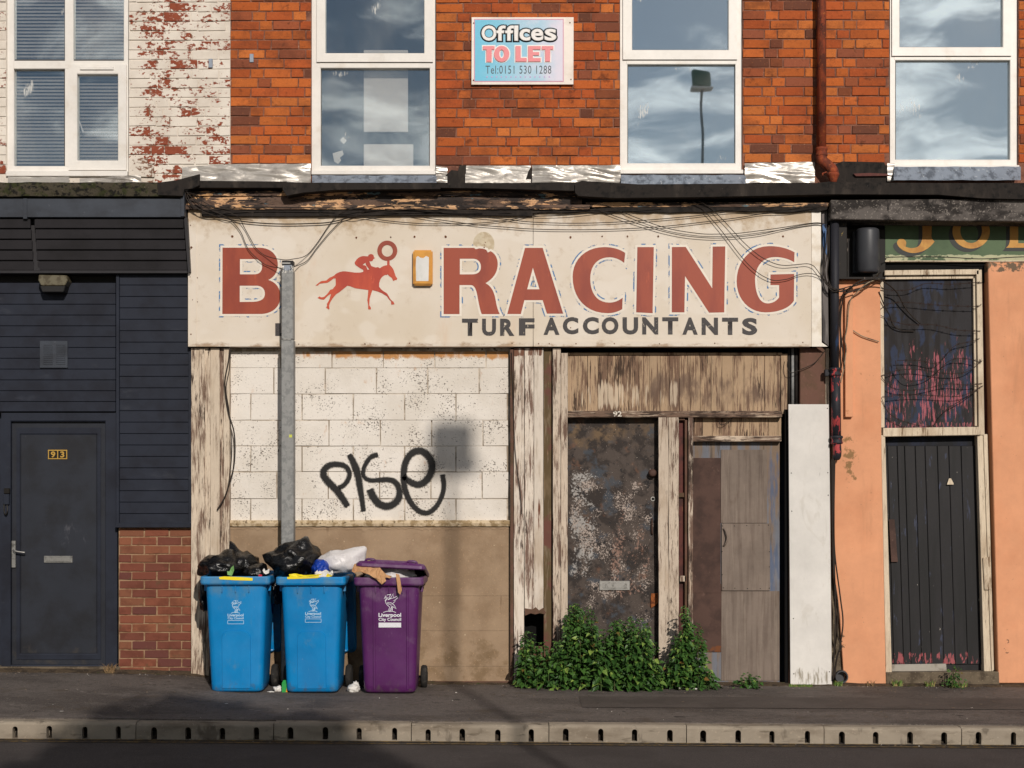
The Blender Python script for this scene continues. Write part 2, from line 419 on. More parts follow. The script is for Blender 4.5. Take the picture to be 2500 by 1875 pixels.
def painted(name, base):
    M = Mat(name)
    oi = M.n('ShaderNodeObjectInfo')
    col = M.mix(M.noise(20, 4), lin(base), lin((base[0]*.7, base[1]*.62, base[2]*.6)))
    col = M.mix(M.rng(M.noise(55, 4, seed=3), .6, .7, 0, .6), col, lin((98, 62, 52)))
    xx = M.xyz()[0]
    n = M.math('MULTIPLY_ADD', M.noise(34, 5, .65, (.8, 1, 1.3), 17), .52, M.math('MULTIPLY', M.noise(9, 4, .6, (.8, 1, 1.5), 11, .3), .48))
    lim = M.rng(xx, X(350), X(560), .020, -.024)
    left = M.math('MULTIPLY', M.rng(xx, X(372), X(322)), -.085)
    pn = M.math('ADD', M.math('ADD', n, lim), left)
    pn = M.math('ADD', pn, M.math('MULTIPLY_ADD', oi.outputs['Random'], .13, -.065))
    k = M.rng(pn, .538, .510)
    wh = M.mix(M.rng(M.noise(3, 4), .35, .7), lin((226, 217, 205)), lin((208, 197, 184)))
    wh = M.mix(M.rng(M.noise(120, 3, seed=9), .66, .72, 0, .5), wh, lin((140, 120, 104)))
    col = M.mix(k, col, wh)
    M.bump(M.math('MULTIPLY_ADD', k, .5, M.noise(80, 5)), .5, .004)
    return M.done(col, .85, 0, .2)
m_pbrick = painted('painted_brick', (160, 86, 62))
m_pmortar = painted('painted_mortar', (150, 118, 98))
m_pvc = surf('white_upvc', (228, 223, 216), [dict(c=(206, 194, 178), s=5, lo=.52, hi=.75, a=.5), dict(c=(170, 150, 128), s=60, lo=.68, hi=.76, a=.4)], rough=.38, spec=.4)
m_lead = surf('lead_flashing', (140, 148, 160), [dict(c=(96, 102, 112), s=16, st=(1, 1, .3), lo=.45, hi=.65), dict(c=(190, 194, 198), s=30, st=(1, 1, .2), lo=.6, hi=.7, a=.7), dict(c=(80, 72, 66), s=9, lo=.62, hi=.72, a=.6)], rough=.55, metal=.3, bump=(60, .2, .003))
def foil_material():
    M = Mat('silver_foil_flashing')
    a = M.noise(6, 5, .5, (.35, 1, 1.9), dist=1.0); b = M.noise(18, 3, .5, (.3, 1, 1.6), 3, .6)
    M.bump(M.math('MULTIPLY_ADD', b, .35, a), .25, .03)
    col = M.mix(M.rng(M.noise(8, 4, seed=2), .5, .7, 0, .6), lin((176, 170, 162)), lin((120, 112, 104)))
    return M.done(col, M.rng(a, .3, .7, .26, .46), .32, .6)
m_foil = foil_material()
m_felt = surf('black_roof_felt', (40, 35, 32), [dict(c=(62, 55, 49), s=9, st=(1, 1, .25), lo=.5, hi=.72, a=.8), dict(c=(22, 20, 19), s=14, lo=.5, hi=.7), dict(c=(120, 112, 104), s=90, d=2, lo=.72, hi=.76, a=.7)], rough=.9, bump=(160, .3, .004))
m_moss = surf('mossy_coping', (66, 60, 48), [dict(c=(48, 50, 26), s=13, lo=.45, hi=.6), dict(c=(24, 22, 18), s=26, st=(.8, 1, 1), lo=.5, hi=.6, seed=2), dict(c=(150, 142, 128), s=110, d=2, lo=.7, hi=.74, a=.8)], rough=.95, bump=(60, .8, .012))
m_clad = surf('anthracite_cladding', (38, 42, 53), [dict(c=(31, 33, 42), s=4, lo=.4, hi=.7), dict(c=(74, 77, 84), s=7, st=(.4, 1, 1), lo=.62, hi=.78, a=.3), dict(c=(110, 112, 116), s=60, lo=.72, hi=.77, a=.35, seed=5)], rough=.55, spec=.18, bump=(300, .06, .001))
m_clad2 = surf('dark_sign_cladding', (42, 40, 43), [dict(c=(34, 32, 34), s=4, lo=.4, hi=.7), dict(c=(64, 60, 60), s=6, st=(.2, 1, 1), lo=.62, hi=.78, a=.3)], rough=.55, spec=.3)
m_flash = surf('blue_grey_flashing', (58, 63, 72), [dict(c=(44, 47, 54), s=5, st=(.5, 1, 1), lo=.4, hi=.7), dict(c=(84, 88, 96), s=20, lo=.65, hi=.75, a=.5)], rough=.5)
m_rbrick = Mat('red_modern_brick')
def _rb():
    M = m_rbrick; oi = M.n('ShaderNodeObjectInfo'); col = oi.outputs['Color']
    col = M.mix(M.rng(M.noise(9, 4, st=(.7, 1, 1)), .45, .65, 0, .55), col, lin((92, 52, 40)))
    col = M.mix(M.rng(M.noise(50, 4, seed=3), .62, .74, 0, .5), col, lin((150, 100, 72)))
    col = M.mix(M.rng(M.noise(9, 3, seed=6), .6, .72, 0, .5), col, lin((82, 74, 52)))
    M.bump(M.noise(160, 4), .3, .003); return M.done(col, .9, 0, .2)
m_rbrick = _rb()
m_rmortar = surf('buff_mortar', (156, 126, 98), [dict(c=(130, 100, 74), s=20, lo=.45, hi=.65)], rough=.95, bump=(150, .4, .003))
# weathered timber paint
GR2 = (1, 1, .05)
def peel(name, paint, wood=(128, 94, 70), amt=.5, scale=18, seed=0, dirt=True, grain=V, zones=()):
    ls = [dict(c=(150, 132, 112), s=46, st=grain, lo=.5, hi=.7, a=.5, seed=seed+1)]
    if dirt: ls.append(dict(c=(166, 142, 116), s=3.5, st=(1, 1, .4), lo=.5, hi=.7, a=.6, seed=seed+2))
    ls.append(dict(c=wood, s=scale*5.5, st=GR2 if grain is V else (.05, 1, 1), d=5, r=.75, s2=8, st2=(1.6, 1, .35) if grain is V else (.35, 1, 1.6), k=.42, lo=1-amt-.05, hi=1-amt+.035, seed=seed+3))
    ls.append(dict(c=tuple(v*.6 for v in wood), s=scale*4.5, st=grain, d=5, r=.7, s2=6, k=.4, lo=1-amt+.02, hi=1-amt+.09, seed=seed+4))
    ls.append(dict(c=tuple(v*.42 for v in wood), s=scale*7, st=GR2 if grain is V else (.05, 1, 1), d=3, r=.7, lo=.66, hi=.74, a=.75, seed=seed+6))
    ls += list(zones)
    return surf(name, paint, ls, rough=.85, bump=(scale*3, .5, .004, grain), var=.05)
m_post = peel('peeling_cream_post', (206, 190, 170), (118, 96, 82), .445, seed=1)
m_postw = peel('peeling_white_plank', (214, 202, 188), (116, 92, 80), .42, seed=5, zones=[dict(c=(116, 76, 58), s=14, st=V, d=8, lo=.44, hi=.5, z=pz(1250, 1190, 1350, 1700, .25), w=.5, soft=.35, seed=7), dict(c=(112, 78, 62), s=20, st=V, lo=.42, hi=.5, z=pz(1250, 830, 1350, 872, .25), soft=.02, w=.5)])
m_olive = peel('olive_brown_board', (92, 76, 52), (200, 158, 126), .38, 9, seed=9, zones=[dict(c=(104, 68, 58), s=3, lo=.5, hi=.6, seed=3)])
m_jamb = peel('bare_peeling_jamb', (200, 184, 166), (108, 86, 74), .475, 22, seed=13)
m_tg = peel('frieze_board', (174, 148, 120), (112, 88, 72), .48, 14, seed=17, zones=[dict(c=(106, 86, 74), s=9, st=(1, 1, .4), lo=.35, hi=.6, z=pz(1560, 900, 1900, 1000, .17), w=.5, soft=.15, a=.85, seed=3), dict(c=(208, 190, 166), s=60, st=GR2, s2=7, st2=(2.5, 1, .3), k=.5, lo=.50, hi=.58, a=.7, z=pz(1400, 925, 1680, 1003, .17), w=.3, soft=.1, seed=8)])
m_rail = peel('weathered_rail', (196, 178, 158), (112, 90, 76), .50, 18, seed=21, grain=VH)
m_redpanel = surf('oxblood_panel', (92, 48, 42), [dict(c=(64, 36, 32), s=8, lo=.45, hi=.65), dict(c=(130, 88, 60), s=30, st=V, lo=.66, hi=.7)], rough=.7)
def door_rust():
    return surf('burnt_steel_door', (74, 64, 58), [
        dict(c=(104, 84, 62), s=5, lo=.35, hi=.6, z=pz(1380, 1000, 1620, 1100, .12), w=.5, soft=.12),
        dict(c=(46, 38, 34), s=6, lo=.45, hi=.58, seed=2),
        dict(c=(124, 84, 60), s=9, d=6, lo=.58, hi=.70, seed=3, a=.4), dict(c=(62, 68, 76), s=6, lo=.56, hi=.66, seed=4, a=.8),
        dict(c=(142, 112, 98), s=50, d=6, r=.72, s2=7, k=.45, lo=.53, hi=.58, seed=5, z=pz(1460, 1220, 1610, 1480, .12), w=.25, soft=.15, a=.85),
        dict(c=(156, 152, 148), s=52, d=6, r=.72, s2=7, st2=(1, 1, .8), k=.42, lo=.505, hi=.535, seed=6, z=pz(1380, 1140, 1470, 1420, .12), w=.35, soft=.12),
        dict(c=(166, 152, 142), s=70, d=6, r=.75, s2=8, st2=(1, 1, .8), k=.4, lo=.56, hi=.585, seed=7, z=pz(1380, 1160, 1610, 1560, .12), w=.3, soft=.08),
        dict(c=(34, 30, 30), s=16, d=8, lo=.60, hi=.66, seed=8), dict(c=(40, 36, 36), s=5, lo=.5, hi=.6, z=pz(1395, 1290, 1440, 1440, .12), w=.3, soft=.1, seed=1),
        dict(c=(226, 214, 200), s=90, d=3, lo=.70, hi=.73, seed=9)], rough=.72, spec=.35, bump=(40, .5, .006))
m_doorrust = door_rust()
m_doorblue = surf('faded_blue_door', (112, 114, 122), [dict(c=(124, 106, 90), s=9, st=V, d=8, lo=.44, hi=.56, seed=2), dict(c=(80, 94, 120), s=40, st=(1, 1, .12), s2=8, k=.4, lo=.42, hi=.58, a=.75, z=pz(1868, 1090, 1910, 1460, .11), w=.4, soft=.06, seed=4), dict(c=(88, 78, 70), s=22, st=V, lo=.58, hi=.66, a=.8)], rough=.8, bump=(60, .3, .003, V), huge=.1)
m_ply = surf('weathered_plywood', (122, 109, 99), [dict(c=(108, 95, 86), s=26, st=GR2, d=6, lo=.45, hi=.62), dict(c=(134, 121, 109), s=40, st=(1, 1, .05), lo=.55, hi=.68, a=.7), dict(c=(84, 66, 54), s=4, st=(1, 1, .5), lo=.58, hi=.75, a=.6, seed=3)], rough=.85, bump=(90, .25, .002, V), huge=.12)
m_plyd = surf('brown_sheet', (82, 60, 52), [dict(c=(64, 46, 40), s=6, lo=.4, hi=.65), dict(c=(104, 80, 70), s=20, lo=.62, hi=.72, a=.6), dict(c=(112, 66, 36), s=14, d=8, lo=.44, hi=.56, z=pz(1690, 1575, 1770, 1610, .13), w=.5, soft=.02)], rough=.75, bump=(60, .15, .002))
m_navy = surf('navy_jamb', (26, 32, 50), [dict(c=(16, 17, 22), s=5, st=(1, 1, .3), lo=.4, hi=.6)], rough=.7)
m_wboard = surf('white_primed_board', (216, 212, 206), [dict(c=(196, 190, 180), s=5, st=(1, 1, .35), lo=.56, hi=.66, a=.45, dist=1.5), dict(c=(150, 142, 128), s=26, st=(1, 1, .2), d=8, lo=.46, hi=.6, z=pz(1920, 1615, 2040, 1700, .26), w=.5, soft=.12, seed=3), dict(c=(120, 110, 98), s=26, st=V, lo=.72, hi=.76, a=.4)], rough=.7, bump=(40, .15, .002, V))
m_brownpil = surf('brown_pilaster', (104, 74, 62), [dict(c=(84, 66, 48), s=4, lo=.4, hi=.62), dict(c=(126, 94, 80), s=30, lo=.62, hi=.72, a=.6)], rough=.8, bump=(70, .2, .003))
m_grille = surf('galvanised_steel', (142, 142, 140), [dict(c=(116, 117, 117), s=24, lo=.45, hi=.6, a=.7), dict(c=(166, 166, 162), s=50, lo=.6, hi=.7, a=.6), dict(c=(112, 98, 84), s=8, st=V, lo=.62, hi=.72, a=.5)], rough=.62, metal=.25, spec=.4)
m_block = None
def block_material():
    M = Mat('white_painted_blockwork')
    oi = M.n('ShaderNodeObjectInfo')
    col = M.mix(M.rng(M.noise(2.2, 4), .35, .7), lin((228, 221, 212)), lin((214, 206, 195)))
    patch = M.math('ADD', M.noise(5, 4, .6, seed=3), M.math('MULTIPLY_ADD', oi.outputs['Random'], .14, -.07))
    pit = M.noise(82, 2, .55, (.9, 1, 1.1), 4)
    pm = M.rng(M.math('MULTIPLY_ADD', M.rng(patch, .42, .68), .12, pit), .695, .735)
    col = M.mix(M.math('MULTIPLY', pm, .85), col, lin((84, 73, 64)))
    st = M.math('MULTIPLY', M.rng(M.xyz()[2], Z(886, .2), Z(864, .2)), M.rng(M.xyz()[0], X(620, .2), X(930, .2), .1, .9))
    nn = M.rng(M.math('MULTIPLY_ADD', st, .5, M.noise(14, 6, .6, (1, 1, .6), 6)), .62, .86)
    col = M.mix(nn, col, lin((190, 140, 92)))
    col = M.mix(M.rng(M.noise(5, 2, .5, seed=21), .765, .79), col, lin((150, 86, 44)))
    M.bump(M.math('SUBTRACT', M.noise(60, 5, .6), M.math('MULTIPLY', pm, .8)), .6, .006)
    return M.done(col, .92, 0, .15)
m_block = block_material()
m_blockj = surf('dirty_block_joint', (152, 138, 121), [dict(c=(206, 194, 178), s=6, lo=.46, hi=.6), dict(c=(92, 78, 64), s=24, lo=.58, hi=.68)], rough=.95, bump=(80, .5, .004))
m_render = surf('brown_render', (158, 135, 110), [dict(c=(142, 119, 95), s=3, lo=.4, hi=.65), dict(c=(122, 100, 74), s=5, lo=.42, hi=.62, z=pz(560, 1540, 1260, 1700, .21), w=.4, soft=.25, a=.8, seed=2), dict(c=(186, 152, 118), s=70, lo=.6, hi=.68, a=.6), dict(c=(92, 72, 54), s=90, lo=.66, hi=.72, a=.6, seed=3), dict(c=(198, 178, 150), s=24, d=8, lo=.68, hi=.71, seed=5), dict(c=(110, 86, 64), s=9, st=(1, 1, .2), lo=.66, hi=.74, a=.5, seed=7)], rough=.92, bump=(90, .3, .004))
m_ledge = surf('stained_ledge', (198, 178, 148), [dict(c=(150, 128, 96), s=16, lo=.46, hi=.6), dict(c=(96, 80, 60), s=30, lo=.6, hi=.68)], rough=.9, bump=(70, .5, .005))
m_cornice = surf('flaking_cornice', (104, 84, 72), [dict(c=(54, 47, 44), s=7, d=9, r=.68, st=(.35, 1, 1.4), lo=.47, hi=.53, seed=1), dict(c=(214, 170, 128), s=24, d=6, r=.7, st=(.35, 1, 1.6), s2=5, st2=(.5, 1, 2), k=.5, lo=.52, hi=.54, seed=2), dict(c=(94, 120, 128), s=7, d=9, st=(.5, 1, 1.5), lo=.62, hi=.65, seed=3), dict(c=(30, 26, 25), s=16, d=9, st=(.5, 1, 1.5), lo=.60, hi=.64, seed=4), dict(c=(206, 160, 112), s=8, st=(.5, 1, 1), d=9, lo=.47, hi=.50, z=pz(450, 460, 640, 515, .33), w=.4, soft=.15, seed=8)], rough=.85, bump=(30, .9, .012))
m_salmon = surf('salmon_masonry_paint', (218, 155, 117), [dict(c=(210, 144, 106), s=2.2, lo=.45, hi=.7, a=.7), dict(c=(186, 132, 98), s=7, st=(1, 1, .14), d=6, lo=.54, hi=.72, a=.5, seed=7), dict(c=(176, 120, 84), s=10, d=8, lo=.66, hi=.74, a=.7, seed=2), dict(c=(146, 112, 76), s=14, d=9, lo=.40, hi=.52, z=pz(2056, 1060, 2092, 1175, .22), w=.35, soft=.08, seed=3), dict(c=(112, 94, 76), s=18, d=8, lo=.44, hi=.52, z=pz(2400, 630, 2600, 665, .22), w=.35, soft=.02, seed=4), dict(c=(122, 92, 70), s=7, d=8, lo=.655, hi=.675, seed=6, z=pz(2000, 1480, 2600, 1700, .22), w=.3, soft=.2), dict(c=(130, 100, 76), s=60, d=3, lo=.72, hi=.75, a=.8, seed=9)], rough=.85, bump=(90, .15, .003))
m_lintel = surf('sooty_stone_lintel', (96, 90, 86), [dict(c=(46, 42, 40), s=6, st=(.5, 1, 1), lo=.45, hi=.6), dict(c=(150, 142, 134), s=60, d=4, lo=.56, hi=.66, a=.7, seed=2), dict(c=(34, 31, 30), s=9, st=(1, 1, .4), lo=.58, hi=.68, seed=3)], rough=.92, bump=(100, .4, .004))
m_blackpl = surf('black_painted_timber', (36, 33, 31), [dict(c=(150, 128, 70), s=20, d=9, r=.7, lo=.66, hi=.69, seed=1), dict(c=(118, 106, 98), s=12, st=(1, 1, .3), d=9, lo=.63, hi=.66, seed=2)], rough=.7)
m_green = surf('green_painted_sign', (82, 102, 72), [dict(c=(70, 90, 62), s=3, lo=.4, hi=.65), dict(c=(176, 176, 142), s=18, d=9, st=(.5, 1, 1), lo=.44, hi=.5, z=pz(2150, 618, 2520, 640, .2), w=.35, soft=.015, seed=2), dict(c=(60, 76, 54), s=40, lo=.64, hi=.72, a=.6)], rough=.6)
m_gold = surf('ochre_lettering', (196, 146, 74), [dict(c=(176, 124, 62), s=8, lo=.45, hi=.65)], rough=.6)
m_letsh = surf('dark_letter_shade', (56, 58, 56), rough=.6)
m_pinkp = surf('peeling_pink_panel', (46, 44, 46), [dict(c=(34, 30, 30), s=14, st=V, lo=.45, hi=.6), dict(c=(44, 54, 78), s=8, st=(1, 1, .35), lo=.52, hi=.6, seed=2, a=.8), dict(c=(156, 86, 94), s=75, st=(1, 1, .11), d=6, r=.7, s2=7, k=.35, lo=.53, hi=.56, seed=3, z=pz(2150, 840, 2400, 1050, .12), w=.14, soft=.22), dict(c=(150, 86, 92), s=60, st=(1, 1, .2), d=6, lo=.50, hi=.58, z=pz(2150, 1028, 2400, 1050, .12), w=.3, soft=.02, seed=4)], rough=.75, bump=(60, .4, .003, V))
m_blackdoor = surf('black_door_boards', (27, 25, 27), [dict(c=(19, 18, 19), s=9, st=V, lo=.45, hi=.6), dict(c=(56, 62, 84), s=16, st=(1, 1, .2), d=8, lo=.63, hi=.68, seed=2, a=.8), dict(c=(176, 168, 158), s=36, d=7, st=(1, 1, .6), lo=.70, hi=.72, seed=3), dict(c=(146, 74, 78), s=40, st=(1, 1, .22), d=6, lo=.53, hi=.57, z=pz(2160, 1590, 2400, 1625, .1), w=.3, soft=.03, seed=4)], rough=.62, spec=.35, bump=(50, .3, .003, V), huge=.12)
m_frame = peel('cream_door_frame', (214, 198, 174), (124, 102, 80), .41, 20, seed=31)
m_steel = surf('steel_kick_plate', (196, 190, 180), [dict(c=(130, 116, 100), s=6, lo=.5, hi=.7, a=.7)], rough=.32, metal=.85)
m_chrome = surf('brushed_metal', (168, 166, 162), [dict(c=(120, 118, 114), s=20, lo=.5, hi=.7)], rough=.35, metal=.8)
m_concrete = surf('step_concrete', (104, 92, 76), [dict(c=(76, 66, 54), s=9, lo=.45, hi=.62), dict(c=(136, 122, 102), s=60, lo=.6, hi=.68)], rough=.95, bump=(60, .7, .008))
m_glass = None
def glass_material(name, fac, wob=.05):
    M = Mat(name); M.t.nodes.remove(M.b)
    tr = M.n('ShaderNodeBsdfTransparent'); tr.inputs[0].default_value = (1, 1, 1, 1)
    gl = M.n('ShaderNodeBsdfGlossy'); gl.inputs['Roughness'].default_value = .015; gl.inputs[0].default_value = (.82, .94, 1, 1)
    bp = M.n('ShaderNodeBump'); bp.inputs['Strength'].default_value = .05; bp.inputs['Distance'].default_value = .03
    M.l(M.noise(1.6, 1, .4), bp.inputs['Height']); M.l(bp.outputs[0], gl.inputs['Normal'])
    mx = M.n('ShaderNodeMixShader'); mx.inputs[0].default_value = fac
    M.l(tr.outputs[0], mx.inputs[1]); M.l(gl.outputs[0], mx.inputs[2])
    df = M.n('ShaderNodeBsdfDiffuse'); df.inputs[0].default_value = (.75, .74, .7, 1)
    sm = M.rng(M.math('MULTIPLY', M.noise(90, 5, .7, (1, 1, .18), 3), M.rng(M.noise(3.2, 2, seed=7), .45, .75)), .50, .54, 0, .6)
    dirt = M.math('ADD', sm, M.rng(M.noise(2, 5, .6, (1, 1, .5), 9), .45, .8, .005, .07))
    m2 = M.n('ShaderNodeMixShader'); M.l(dirt, m2.inputs[0]); M.l(mx.outputs[0], m2.inputs[1]); M.l(df.outputs[0], m2.inputs[2])
    M.l(m2.outputs[0], M.out.inputs[0]); return M.m
m_glass = glass_material('window_glass', .28); m_glass2 = glass_material('mirroring_window_glass', .80)
m_room = surf('dim_room', (70, 72, 76), rough=.9)
m_blind = surf('grey_blind_slat', (176, 170, 162), [dict(c=(158, 152, 145), s=3, lo=.4, hi=.7)], rough=.6)
m_card = surf('white_card', (226, 218, 206), rough=.8)
m_gasket = surf('black_gasket', (28, 27, 27), rough=.6, huge=0)
# ================================================================== BUILDINGS
def brick_proto(name, L, h, d, mat, n=3):
    out = []
    for k in range(n):
        b = bmesh.new(); add_box(b, (-L/2, 0, -h/2), (L/2, d, h/2), .003)
        for v in b.verts:
            v.co += Vector((random.uniform(-1, 1)*.0034, random.uniform(-1, 1)*.0015, random.uniform(-1, 1)*.0034))
        me = bpy.data.meshes.new(name); b.to_mesh(me); b.free(); me.materials.append(mat); out.append((L, h, me))
    return out
def lay(parent, name, protos, x0, x1, z0, z1, y, color=None, rot=.004):
    """one brick/block between world limits, sharing mesh data"""
    L, h, me = random.choice(protos)
    o = bpy.data.objects.new(name, me); link(o, parent); o.matrix_parent_inverse = Matrix.Translation(-parent.location)
    o.location = ((x0+x1)/2, y, (z0+z1)/2); o.scale = ((x1-x0)/L, 1, (z1-z0)/h); o.rotation_euler = (random.uniform(-rot, rot)*2, random.uniform(-rot, rot), random.uniform(-rot, rot)*2)
    if color: o.color = lin(color)
    return o
ORANGE = [(200, 110, 54), (194, 103, 49), (206, 118, 60), (190, 98, 48), (184, 92, 48), (198, 106, 53), (178, 87, 46)]
DARK = [(136, 78, 52), (120, 72, 54), (146, 82, 54), (106, 68, 54), (158, 86, 56)]
def brick_color():
    r = random.random()
    if r < .80: c = random.choice(ORANGE)
    elif r < .95: c = random.choice(DARK)
    else: c = (150, 86, 62)
    k = random.uniform(.89, 1.02); return tuple(min(255, v*k) for v in c)
S_P = brick_proto('stretcher_brick', .232, .078, .06, m_brick); H_P = brick_proto('header_brick', .112, .078, .06, m_brick)
S_W = brick_proto('stretcher_brick', .232, .078, .06, m_pbrick); H_W = brick_proto('header_brick', .112, .078, .06, m_pbrick)
def courses(parent, xa, xb, ya, yb, pitch, sl, hl, SP, HP, colf, joint=3.2, p=0.0, flemish=True, ragged=0, rot=.004, phase=0):
    k = 0; y = yb
    while y > ya:
        x = xa-((k+phase) % 2)*(sl*.5+hl*.5 if flemish else sl*.5)+(random.uniform(-3, 3) if flemish else 0)
        i = k % 2
        y1, y0 = y-joint/2, y-pitch+joint/2
        while x < xb:
            w = (sl if (i % 2 == 0 or random.random() < .12) else hl) if flemish else sl
            w *= random.uniform(.97, 1.03) if flemish else 1
            a, b = max(x+joint/2, xa), min(x+w-joint/2, xb)
            if b-a > 9:
                P_ = SP if (b-a) > (sl+hl)/2 else HP
                lay(parent, 'brick', P_, X(a, p), X(b, p), Z(y1, p)+random.uniform(-1, 1)*.002, Z(y0, p)+random.uniform(-1, 1)*.002, -p+random.uniform(-.004, .003), colf(), rot)
            x += w; i += 1
        y -= pitch; k += 1

# ---------------- roots
B1 = thing('terraced_house', 'terraced house with white peeling brickwork above a dark grey clad front', 'building', (X(230), 0, .1))
B2 = thing('betting_shop', 'derelict brick betting shop with bricked-up window and peeling timber front', 'building', (X(1240), 0, 0))
B3 = thing('salmon_shop', 'salmon painted shop front with black boarded door below orange brickwork', 'building', (X(2300), 0, 0))
W1, W2, W3, W4 = (16, 313), (761, 1063), (1514, 1812), (2173, 2486)
TOP = -60
def core(parent, name, rects, mat, pf=-.008, pb=-.24):
    b = bmesh.new()
    for r in rects: add_box(b, (X(r[0]), -pf, Z(r[3])), (X(r[2]), -pb, Z(r[1])))
    return bobj(name, b, mat, parent)
core(B1, 'mortar_bed', [(-260, -1000, 15, 452), (314, -1000, 562, 452), (15, 428, 314, 452), (15, -1000, 314, -330)], m_pmortar)
core(B2, 'mortar_bed', [(562, -1000, 760, 452), (1064, -1000, 1513, 452), (1813, -1000, 1992, 452), (760, 428, 1064, 452), (1513, 424, 1813, 452), (760, -1000, 1064, -330), (1513, -1000, 1813, -330)], m_core)
core(B3, 'mortar_bed', [(1992, -1000, 2172, 452), (2487, -1000, 2760, 452), (2172, 410, 2487, 452), (2172, -1000, 2487, -330)], m_core)
cw = lambda: (176, 88, 58)
courses(B1, -20, 14, TOP, 425, 23.3, 67, 33, S_W, H_W, cw, 3.0)
courses(B1, 315, 561, TOP, 402, 23.3, 67, 33, S_W, H_W, cw, 3.0)
courses(B1, 376, 446, 402, 448, 23.3, 67, 33, S_W, H_W, cw, 3.0)
courses(B2, 563, 759, TOP, 400, 23.3, 67, 33, S_P, H_P, brick_color)
courses(B2, 1065, 1513, TOP, 404, 23.3, 67, 33, S_P, H_P, brick_color)
courses(B2, 1814, 1992, TOP, 398, 23.3, 67, 33, S_P, H_P, brick_color)
courses(B3, 1993, 2171, TOP, 398, 23.3, 67, 33, S_P, H_P, brick_color)
courses(B3, 2488, 2520, TOP, 398, 23.3, 67, 33, S_P, H_P, brick_color)
plate('render_patch', [(314, 387), (330, 385), (360, 386), (362, 405), (376, 407), (376, 432), (314, 430)], .012, .03, m_pmortar, B1)
# rooms behind the upper windows
def room(parent, x0, x1):
    b = bmesh.new(); a, c = Vector((X(x0), .24, Z(452))), Vector((X(x1), 3.2, Z(-330)))
    q = [b.verts.new((x, y, z)) for x in (a.x, c.x) for y in (a.y, c.y) for z in (a.z, c.z)]
    for f in ((0, 1, 3, 2), (4, 6, 7, 5), (2, 3, 7, 6), (0, 2, 6, 4), (1, 5, 7, 3)): b.faces.new([q[i] for i in f])
    bobj('room', b, m_room, parent)
room(B1, -250, 561); room(B2, 563, 1991); room(B3, 1993, 2750)
# ---------------- windows
def bars(name, x0, y0, x1, y1, ix0, iy0, ix1, iy1, pf, pb, mat, parent):
    """rectangular frame as one bevelled mesh with mitred look"""
    b = bmesh.new()
    o = [P(x0, y0, pf), P(x1, y0, pf), P(x1, y1, pf), P(x0, y1, pf)]; i = [P(ix0, iy0, pf), P(ix1, iy0, pf), P(ix1, iy1, pf), P(ix0, iy1, pf)]
    cen = (i[0]+i[2])/2
    d = Vector((0, pf-pb, 0))
    lo = [b.verts.new(v) for v in o]; li = [b.verts.new(v) for v in i]
    lob = [b.verts.new(v+d) for v in o]
    lib = [b.verts.new(v+d+(cen-v).normalized()*.012) for v in i]
    li2 = [b.verts.new(v+Vector((0, .004, 0))+(cen-v).normalized()*.010) for v in i]
    for k in range(4):
        n = (k+1) % 4
        b.faces.new((lo[k], lo[n], li[n], li[k])); b.faces.new((li[k], li[n], li2[n], li2[k])); b.faces.new((li2[k], li2[n], lib[n], lib[k])); b.faces.new((lo[n], lo[k], lob[k], lob[n]))
    bmesh.ops.recalc_face_normals(b, faces=b.faces)
    return bobj(name, b, mat, parent)
def glass(name, x0, y0, x1, y1, p, parent, gm=None):
    b = bmesh.new(); box(b, x0-2, y0-2, x1+2, y1+2, p, p-.006)
    o = bobj(name, b, gm or m_glass, parent); return o
def gasket(x0, y0, x1, y1, p, parent):
    bars('gasket', x0, y0, x1, y1, x0+2, y0+2, x1-2, y1-2, p, p-.004, m_gasket, parent)
def sash_window(parent, o, yb, us, up, tr, lp, label, gm=None):
    """o outer x; yb bottom row; us sash (x0,x1,ybottom); up pane (x0,x1,ybottom); tr transom (y0,y1); lp lower pane (x0,y0,x1,y1)"""
    PF = -.035
    f = bars('window', o[0], -320, o[1], yb, lp[0], -306, lp[2], lp[3], PF, -.11, m_pvc, parent)
    f['label'] = label
    obox('transom', lp[0]-2, tr[0], lp[2]+2, lp[1], PF+.002, -.11, m_pvc, f, .004)
    bars('sash', us[0], -310, us[1], us[2], up[0], -290, up[1], up[2], PF+.018, -.10, m_pvc, f)
    glass('pane', up[0], -290, up[1], up[2], -.055, f, gm); gasket(up[0]-2, -292, up[1]+2, up[2]+2, -.045, f)
    glass('pane', lp[0], lp[1], lp[2], lp[3], -.075, f, gm); gasket(lp[0]-2, lp[1]-2, lp[2]+2, lp[3]+2, -.06, f)
    obox('sill', o[0]-1, yb-5, o[1]+3, yb+5, .015, -.1, m_pvc, f, .004)
    return f
w2 = sash_window(B2, W2, 421, (773, 1057, 151), (793, 1037, 132), (153, 166), (782, 166, 1050, 407), 'white window with pale boards behind its glass')
w3 = sash_window(B2, W3, 419, (1521, 1800, 145), (1542, 1780, 124), (147, 157), (1531, 157, 1796, 401), 'white window mirroring clouds and a street lamp', m_glass2)
w4 = sash_window(B3, W4, 408, (2178, 2470, 136), (2195, 2450, 117), (138, 147), (2185, 147, 2467, 392), 'white window mirroring wispy cirrus', m_glass2)
